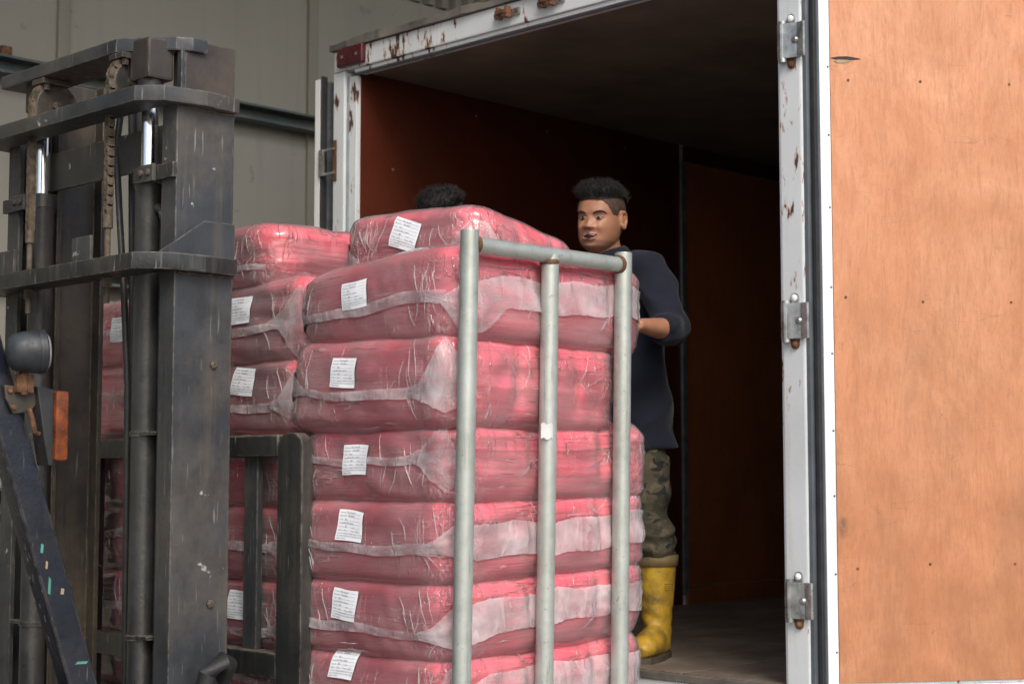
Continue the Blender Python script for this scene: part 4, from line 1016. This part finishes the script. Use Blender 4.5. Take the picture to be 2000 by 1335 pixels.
def person(base, yaw, label, group, dress):
    HO = np.array([.115, .0, 1.428]); HY_, HP, HR = dress['head']
    def Hd(p):   # head local -> body local
        M_ = Matrix.Rotation(HY_, 3, 'Z') @ Matrix.Rotation(HP, 3, 'Y') @ Matrix.Rotation(HR, 3, 'X')
        p = np.asarray(p, float).reshape(-1, 3); piv = np.array([-.01, 0, .02])
        return (p-piv)@np.array(M_).T+piv+HO
    sc_ = dress.get('scale', 1.)
    def Wd(v):
        v = np.asarray(v, float).reshape(-1, 3)*sc_; c, s_ = math.cos(yaw), math.sin(yaw)
        return np.c_[v[:, 0]*c-v[:, 1]*s_, v[:, 0]*s_+v[:, 1]*c, v[:, 2]]+np.array(base)
    root = thing('person', base, label, 'person', group)
    def put(name, v, f, mat, parent=root, smooth=True): return raw(name, Wd(v), f, mat, parent, smooth)
    # ---- skeleton
    LS, LE, LWr = np.array((.05, .185, 1.345)), np.array(dress['le']), np.array(dress['lw'])
    RS, RE, RW = np.array((.05, -.185, 1.345)), np.array(dress['re']), np.array(dress['rw'])
    tz = [.84, .92, 1.02, 1.12, 1.22, 1.30, 1.355, 1.395, 1.425]; tf = [0, 0, .01, .02, .035, .05, .06, .068, .075]
    tw = [.155, .165, .150, .150, .162, .172, .160, .115, .066]; td = [.105, .115, .108, .108, .118, .120, .105, .085, .064]
    b = Soup()
    b.loft([(f_, 0, z) for f_, z in zip(tf, tz)], tw, td, n=28)
    b.loft([(.072, 0, 1.38), (.085, 0, 1.43), (.098, 0, 1.49), (.10, 0, 1.53)], [.070, .058, .056, .055], [.068, .060, .058, .056], n=24)
    hv = []; cs = np.r_[np.linspace(-.012, .222, 66)]
    for c in cs:
        for k in range(64): hv.append(head_pt(2*math.pi*k/64, c))
    hv = list(Hd(hv)); m = len(cs); hv += [Hd((.0, 0, -.012))[0], Hd((-.012, 0, .2225))[0]]
    hf = grid_faces(m, 64)+[(m*64, (k+1) % 64, k) for k in range(64)]+[(m*64+1, (m-1)*64+k, (m-1)*64+(k+1) % 64) for k in range(64)]
    b.add(hv, hf)
    for s_ in (1, -1):   # ears
        ring = []
        for i in range(15):
            t = R(-150+i*20); ring.append((-.016-.017*math.cos(t)*(1 if math.sin(t) > -.2 else .7), s_*(.077+.009), .108+.030*math.sin(t)))
        b.loft(Hd(ring), [.0052]*15, n=8)
        e = Soup(); e.ball((-.014, s_*.077, .106), (.015, .008, .026)); b.add(Hd(e.v), e.f)
    def arm(Sh, El, Wr, sg, grip):
        b.loft([Sh*.9+np.array([0, 0, .14]), Sh, Sh*.6+El*.4, El*.85+Sh*.15, El, El*.65+Wr*.35, El*.2+Wr*.8, Wr], [.055, .054, .047, .041, .041, .041, .030, .027], [.05, .054, .046, .040, .038, .036, .025, .021], n=20)
        d = Wr-El; d /= np.linalg.norm(d); up = np.array([0, 0, 1.]); side = np.cross(up, d)*sg; side /= np.linalg.norm(side)   # side points outwards
        up = np.cross(d, side)*sg; up *= np.sign(up[2])
        inn = -side
        b.loft([Wr-d*.01, Wr+d*.025, Wr+d*.055, Wr+d*.088, Wr+d*.098], [.024, .034, .042, .041, .034], [.018, .016, .015, .013, .008], ref=up, n=18)
        for k, (uo, ln) in enumerate(((.030, .072), (.0105, .080), (-.0095, .075), (-.029, .060))):
            p0 = Wr+d*.085+up*uo; p1 = p0+d*ln*.45+inn*ln*.08*grip; p2 = p1+d*ln*.28+inn*ln*.26*grip; p3 = p2+d*ln*.14+inn*ln*.30*grip
            b.loft([p0-d*.02, p0, p1, p2, p3], [.0088, .0088, .0082, .0075, .0055], n=10)
        q0 = Wr+d*.028+up*.024; q1 = q0+up*.030+d*.018+inn*.020; q2 = q1+up*.016+d*.026+inn*.014
        b.loft([q0-up*.01, q0, q1, q2, q2+d*.008+up*.004], [.013, .013, .011, .009, .006], n=10)
    arm(LS, LE, LWr, 1, 1.); arm(RS, RE, RW, -1, 1.)
    feet = dress['feet']
    for (ff, fl, fy) in feet:
        sg = 1 if fl > 0 else -1
        b.loft([(0, sg*.085, .92), (.01, sg*.09, .80), (.02+ff*.3, fl*.5+sg*.05, .62), (.03+ff*.6, fl, .48), (.01+ff, fl, .36), (ff-.01, fl, .20), (ff-.015, fl, .09)], [.090, .085, .070, .054, .056, .042, .036], [.092, .088, .072, .056, .058, .043, .038], n=18)
        c, s_ = math.cos(fy), math.sin(fy)
        b.loft([(ff-.055*c, fl-.055*s_, .045), (ff+.0*c, fl, .055), (ff+.08*c, fl+.08*s_, .045), (ff+.15*c, fl+.15*s_, .035), (ff+.18*c, fl+.18*s_, .03)], [.030, .036, .042, .038, .02], [.03, .036, .028, .02, .012], ref=(-s_, c, 0), n=16)
    v, f = solid(b, .0041, 1)
    body = put('body', v, f, 'skin')
    M_ = np.array(Matrix.Rotation(HY_, 3, 'Z') @ Matrix.Rotation(HP, 3, 'Y') @ Matrix.Rotation(HR, 3, 'X')); piv = np.array([-.01, 0, .02]); lo3 = (v-HO-piv)@M_+piv
    a_, b_, c_ = lo3.T; sb = np.exp(-((c_-.059)/.010)**2-(b_/.026)**2)*(a_ > .05)*.5+np.exp(-((c_-.018)/.022)**2)*(a_ > -.01)*(np.abs(lo3[:, 2]) < .06)*.55+np.exp(-((np.abs(b_)-.066)/.012)**2-((c_-.05)/.035)**2)*(a_ > -.03)*.35
    body.data.attributes.new('stubble', 'FLOAT', 'POINT').data.foreach_set('value', np.clip(sb, 0, 1))
    # ---- clothes
    t = Soup()
    t.loft([(f_-.004, 0, z) for f_, z in zip([-.002, 0]+tf[:-1]+[.070, .078], [.725, .78]+tz[:-1]+[1.412, 1.440])], [.212, .205, .195, .188]+[x+.026 for x in tw[2:-1]]+[.088, .070], [.165, .158, .150, .142]+[x+.028 for x in td[2:-1]]+[.084, .072], n=36)
    for Sh, El, Wr, cut in ((LS, LE, LWr, dress['cut']), (RS, RE, RW, .5)):
        w_ = El*(1-cut)+Wr*cut
        t.loft([Sh*np.array([1, .55, 1])+np.array([0, 0, .02]), Sh*np.array([1, .93, 1]), Sh*.75+El*.25, Sh*.4+El*.6, El*.92+Sh*.08, El, El*.6+w_*.4, w_], [.066, .076, .068, .061, .060, .062, .060, .054], [.08, .078, .066, .060, .058, .056, .056, .050], n=24)
    v, f = solid(t, .0085, 5)
    fold = .0075*sn(v*np.array([1.2, 1.2, 1.3]), 4.5, 5)+.0050*sn(v*np.array([1, 1, .35]), 10, 6)+.011*((1-np.clip(np.abs(sn(v*np.array([1, 1, .55])+v[:, [2, 2, 0]]*.5, 3.2, 9, 4)), 0, 1))**4-.3)
    for El in (LE, RE):
        dl = np.linalg.norm(v-El, axis=1); fold += .011*np.exp(-(dl/.10)**2)*np.sin((v-El)@np.array([60., 50., 90.]))
    ctr = np.c_[v[:, 0]*0+.02, v[:, 1]*.55, v[:, 2]]; nr = v-ctr; nr /= np.linalg.norm(nr, axis=1)[:, None]+1e-6; nr[:, 2] = 0
    put('shirt', v+nr*fold[:, None], f, dress['shirt'])
    t = Soup()
    t.loft([(-.002, 0, .70), (0, 0, .80), (0, 0, .93)], [.165, .168, .165], [.118, .122, .120], n=30)
    for (ff, fl, fy) in feet:
        sg = 1 if fl > 0 else -1
        t.loft([(0, sg*.08, .88), (.0, sg*.09, .78), (.02+ff*.3, fl*.5+sg*.05, .62), (.03+ff*.6, fl, .50), (.015+ff*.9, fl, .40), (ff, fl, .335)], [.098, .100, .088, .076, .074, .064], [.105, .104, .092, .080, .076, .066], n=24)
    v, f = solid(t, .009, 4)
    fold = .007*sn(v*np.array([1, 1, 2.4]), 4, 15)+.004*sn(v, 10, 16)+.006*np.exp(-((v[:, 2]-.40)/.07)**2)*np.sin(v[:, 2]*110+v[:, 1]*50+v[:, 0]*35); fold = fold*(v[:, 2] < .68)-.012*(v[:, 2] > .70)
    nr = np.c_[v[:, 0], v[:, 1]-np.sign(v[:, 1])*.1, v[:, 2]*0]; nr /= np.linalg.norm(nr, axis=1)[:, None]+1e-6
    put('trousers', v+nr*fold[:, None], f, 'camo')
    for (ff, fl, fy) in feet:
        c, s_ = math.cos(fy), math.sin(fy); t = Soup()
        P_ = lambda a, z: (ff+a*c, fl+a*s_, z)
        t.loft([P_(-.004, .345), P_(-.006, .30), P_(-.010, .22), P_(-.018, .14), P_(-.022, .09), P_(-.020, .03)], [.074, .071, .063, .052, .050, .046], [.078, .076, .066, .060, .058, .055], ref=(-s_, c, 0), n=26)
        t.loft([P_(-.070, .040), P_(-.02, .052), P_(.05, .062), P_(.11, .056), P_(.165, .050), P_(.195, .038)], [.034, .046, .049, .052, .047, .024], [.034, .050, .054, .044, .036, .022], ref=(-s_, c, 0), n=24)
        v, f = solid(t, .006, 4); v[:, 2] = np.maximum(v[:, 2], .016); v += (np.c_[v[:, :2]*0, v[:, 2]*0])
        v[:, 0] += .003*np.sin(v[:, 2]*120+v[:, 1]*40)*np.exp(-((v[:, 2]-.13)/.06)**2)
        bt = put('boot', v, f, 'boot')
        rg = []; 
        for zz, e in ((.318, .0015), (.320, .005), (.356, .006), (.358, .001), (.340, -.006)):
            for k in range(28):
                a = 2*math.pi*k/28; rg.append(P_(-.005+(.0775+e)*math.sin(a), zz)[:2]+(zz,)); x_, y_, z_ = rg[-1]; rg[-1] = (x_-s_*(.0735+e)*math.cos(a), y_+c*(.0735+e)*math.cos(a), z_)
        if fl > 0:   # moulded maker's mark: a small frame with two rings on the shaft
            def cp(a, z): return (ff-.008+.0715*math.cos(R(76)+a/.0715), fl+.0715*math.sin(R(76)+a/.0715), z)
            mk = Soup()
            for a0, a1, z0, z1 in ((-.017, .017, .236, .238), (-.017, .017, .258, .260), (-.017, -.0152, .236, .260), (.0152, .017, .236, .260)):
                vv = []
                for i in range(5): vv += [cp(a0+(a1-a0)*i/4, z0), cp(a0+(a1-a0)*i/4, z1)]
                mk.add(vv, [(2*i, 2*i+2, 2*i+3, 2*i+1) for i in range(4)])
            for ac in (-.007, .005):
                vv = []
                for i in range(12): vv += [cp(ac+.0052*math.cos(i*.5236), .248+.0062*math.sin(i*.5236)), cp(ac+.0036*math.cos(i*.5236), .248+.0046*math.sin(i*.5236))]
                mk.add(vv, [(2*i, 2*((i+1) % 12), 2*((i+1) % 12)+1, 2*i+1) for i in range(12)])
            put('moulded_mark', mk.v, mk.f, 'sole', bt)
        put('boot_cuff', rg, grid_faces(5, 28), 'bootcuff', bt)
        so = []
        out = [(-.105+.0, .0), (-.095, .028), (-.06, .042), (0, .046), (.07, .052), (.14, .052), (.19, .036), (.207, .0)]
        out = out+[(a, -w_) for a, w_ in out[-2:0:-1]]
        n_ = len(out)
        for zz in (0.0, .020):
            for a, w_ in out: so.append((ff+a*c-w_*s_, fl+a*s_+w_*c, zz))
        put('boot_sole', so, [tuple(range(n_))[::-1], tuple(range(n_, 2*n_))]+[(i, (i+1) % n_, n_+(i+1) % n_, n_+i) for i in range(n_)], 'sole', bt, False)
    # ---- face
    for s_ in (1, -1):
        e = Soup(); e.ball((.0745, s_*.0305, .1095), (.0095, .0130, .0050)); put('eye', Hd(e.v), e.f, 'eyew', body)
        e = Soup(); e.ball((.0825, s_*.0305+.002, .1092), (.0035, .0060, .0050), 8); put('iris', Hd(e.v), e.f, 'iris', body)
        e = Soup(); e.loft([head_pt(math.asin(min(1, s_*0+w_/.075))*s_, .1155+z_, -.004)+np.array([.004, 0, 0]) for w_, z_ in ((.015, -.004), (.022, .0005), (.031, .0022), (.040, .0), (.047, -.005))], [.0022, .0032, .0036, .0032, .002], n=8); put('eyelid', Hd(e.v), e.f, 'skin', body)
        e = Soup(); e.loft([head_pt(math.asin(w_/.075)*s_, .1262+z_, .002) for w_, z_ in ((.011, -.001), (.020, .003), (.032, .006), (.043, .005), (.052, -.001))], [.0024, .0034, .0036, .0028, .0012], [.0016]*5, ref=(0, 0, 1), n=8); put('eyebrow', Hd(e.v), e.f, 'hair', body)
        e = Soup(); e.ball((.1035, s_*.0085, .0695), (.004, .0035, .0022), 6); put('nostril', Hd(e.v), e.f, 'dark', body)
    mw = [(-.029, .0585), (-.018, .0600), (-.006, .0620), (.006, .0620), (.018, .0600), (.029, .0585)]
    lw_ = [(-.029, .0585), (-.018, .0440), (-.006, .0400), (.006, .0400), (.018, .0440), (.029, .0585)]
    fp = lambda w_, c_, o_: head_pt(math.asin(w_/.066), c_-.007, o_)
    e = Soup(); e.loft([fp(w_, c_, -.001) for w_, c_ in mw], [.0012, .0032, .0038, .0038, .0032, .0012], n=8); e.loft([fp(w_, c_, .0) for w_, c_ in lw_], [.0012, .0040, .0048, .0048, .0040, .0012], n=8); put('lips', Hd(e.v), e.f, 'lip', body)
    mo = []
    for w_, (a0, a1) in zip((-.025, -.012, 0, .012, .025), ((.0565, .0535), (.060, .046), (.061, .043), (.060, .046), (.0565, .0535))): mo += [fp(w_, a0, .0015), fp(w_, a1, .0015)]
    put('mouth', Hd(mo), [(2*i, 2*i+2, 2*i+3, 2*i+1) for i in range(4)], 'dark', body)
    mo = []
    for w_ in (-.018, -.009, 0, .009, .018): mo += [fp(w_, .0600-abs(w_)*.1, .0045), fp(w_, .0520+abs(w_)*.06, .0050)]
    put('teeth', Hd(mo), [(2*i, 2*i+2, 2*i+3, 2*i+1) for i in range(4)], 'tooth', body)
    # ---- hair: clipped sides, thick spiky top
    r = np.random.RandomState(3)
    def line(th):   # lower edge of the clipped part
        a = abs((th+math.pi) % (2*math.pi)-math.pi)
        return float(np.interp(a, [0, .55, .85, 1.05, 1.35, 1.55, 1.75, 2.1, 3.2], [.179, .172, .154, .122, .115, .145, .120, .065, .045]))
    def top(th):
        a = abs((th+math.pi) % (2*math.pi)-math.pi)
        return float(np.interp(a, [0, .5, .8, 1.2, 1.9, 2.6, 3.2], [.176, .174, .178, .182, .180, .162, .148]))
    e = Soup(); v = []
    for k in range(72):
        th = 2*math.pi*k/72; l_ = line(th)+r.uniform(-.005, .004); h_ = max(top(th)+.012, l_+.003)
        for i in range(9): v.append(head_pt(th, l_+(h_-l_)*i/8, -.001+.0045*min(1, i/2.)))
    e.add(v, [(k*9+i, ((k+1) % 72)*9+i, ((k+1) % 72)*9+i+1, k*9+i+1) for k in range(72) for i in range(8)])
    put('clipped_hair', Hd(e.v), e.f, 'fade', body)
    e = Soup(); v = []; nr = 14
    for i in range(nr):
        for k in range(60):
            th = 2*math.pi*k/60; c0 = top(th); u = i/(nr-1); c = c0+(.2215-c0)*u**.75
            o_ = (.003+.015*min(1, u*2.2))*(1+.07*math.sin(th*7+i)+.05*math.sin(th*13-i*2))*(1.25 if math.cos(th) > .2 else .85)
            v.append(head_pt(th, c, o_)+np.array([.004*math.cos(th), 0, .012*min(1, u*2)]))
    v.append(np.mean(v[-60:], 0)+np.array([0, 0, .002])); e.add(v, grid_faces(nr, 60)+[((nr-1)*60+k, (nr-1)*60+(k+1) % 60, nr*60) for k in range(60)])
    for i in range(dress['spikes']):
        th = r.uniform(-math.pi, math.pi); u = r.rand()**.6; c0 = top(th); c = c0+(.221-c0)*u
        p = head_pt(th, c, .014); o3 = p-np.array([-.01, 0, .12]); o3 /= np.linalg.norm(o3)
        d = o3*.5+np.array([.35 if math.cos(th) > 0 else -.05, r.normal(0, .28), .75])+r.normal(0, .16, 3); d /= np.linalg.norm(d)
        ln = r.uniform(.020, .042)*(1.15 if math.cos(th) > .1 else .8); wd = r.uniform(.0010, .0022)
        a = np.cross(d, (0.3, 1, .1)); a /= np.linalg.norm(a); b_ = np.cross(d, a)
        e.add([p+a*wd, p-a*wd*.5+b_*wd, p-a*wd*.5-b_*wd, p+d*ln*.6+a*wd*.4, p+d*ln*.6-a*wd*.3+b_*wd*.4, p+d*ln*.6-a*wd*.3-b_*wd*.4, p+d*ln], [(0, 1, 4, 3), (1, 2, 5, 4), (2, 0, 3, 5), (3, 4, 6), (4, 5, 6), (5, 3, 6)])
    put('hair', Hd(e.v), e.f, 'hair', body)
    return root
MANB = (1.45, .645, ZB+.0005)
person(MANB, R(180), 'man in navy long-sleeved shirt, camouflage trousers and yellow boots gripping a bale', None,
       dict(head=(R(15), R(2), R(-3)), le=(.11, .325, 1.125), lw=(.365, .375, 1.125), re=(.12, -.27, 1.10), rw=(.34, -.16, 1.13), cut=.34, feet=((-.02, .135, R(24)), (.10, -.12, R(-12))), shirt='navyshirt', spikes=2200))
person((1.40, 1.41, ZB+.0005), R(190), 'person hidden behind the top bale with only black hair showing', None,
       dict(scale=1.043, head=(R(20), R(24), R(0)), le=(.03, .285, 1.125), lw=(.285, .215, 1.105), re=(.12, -.27, 1.10), rw=(.34, -.16, 1.10), cut=.42, feet=((.0, .10, R(15)), (.06, -.12, R(-12))), shirt='navyshirt', spikes=1500))
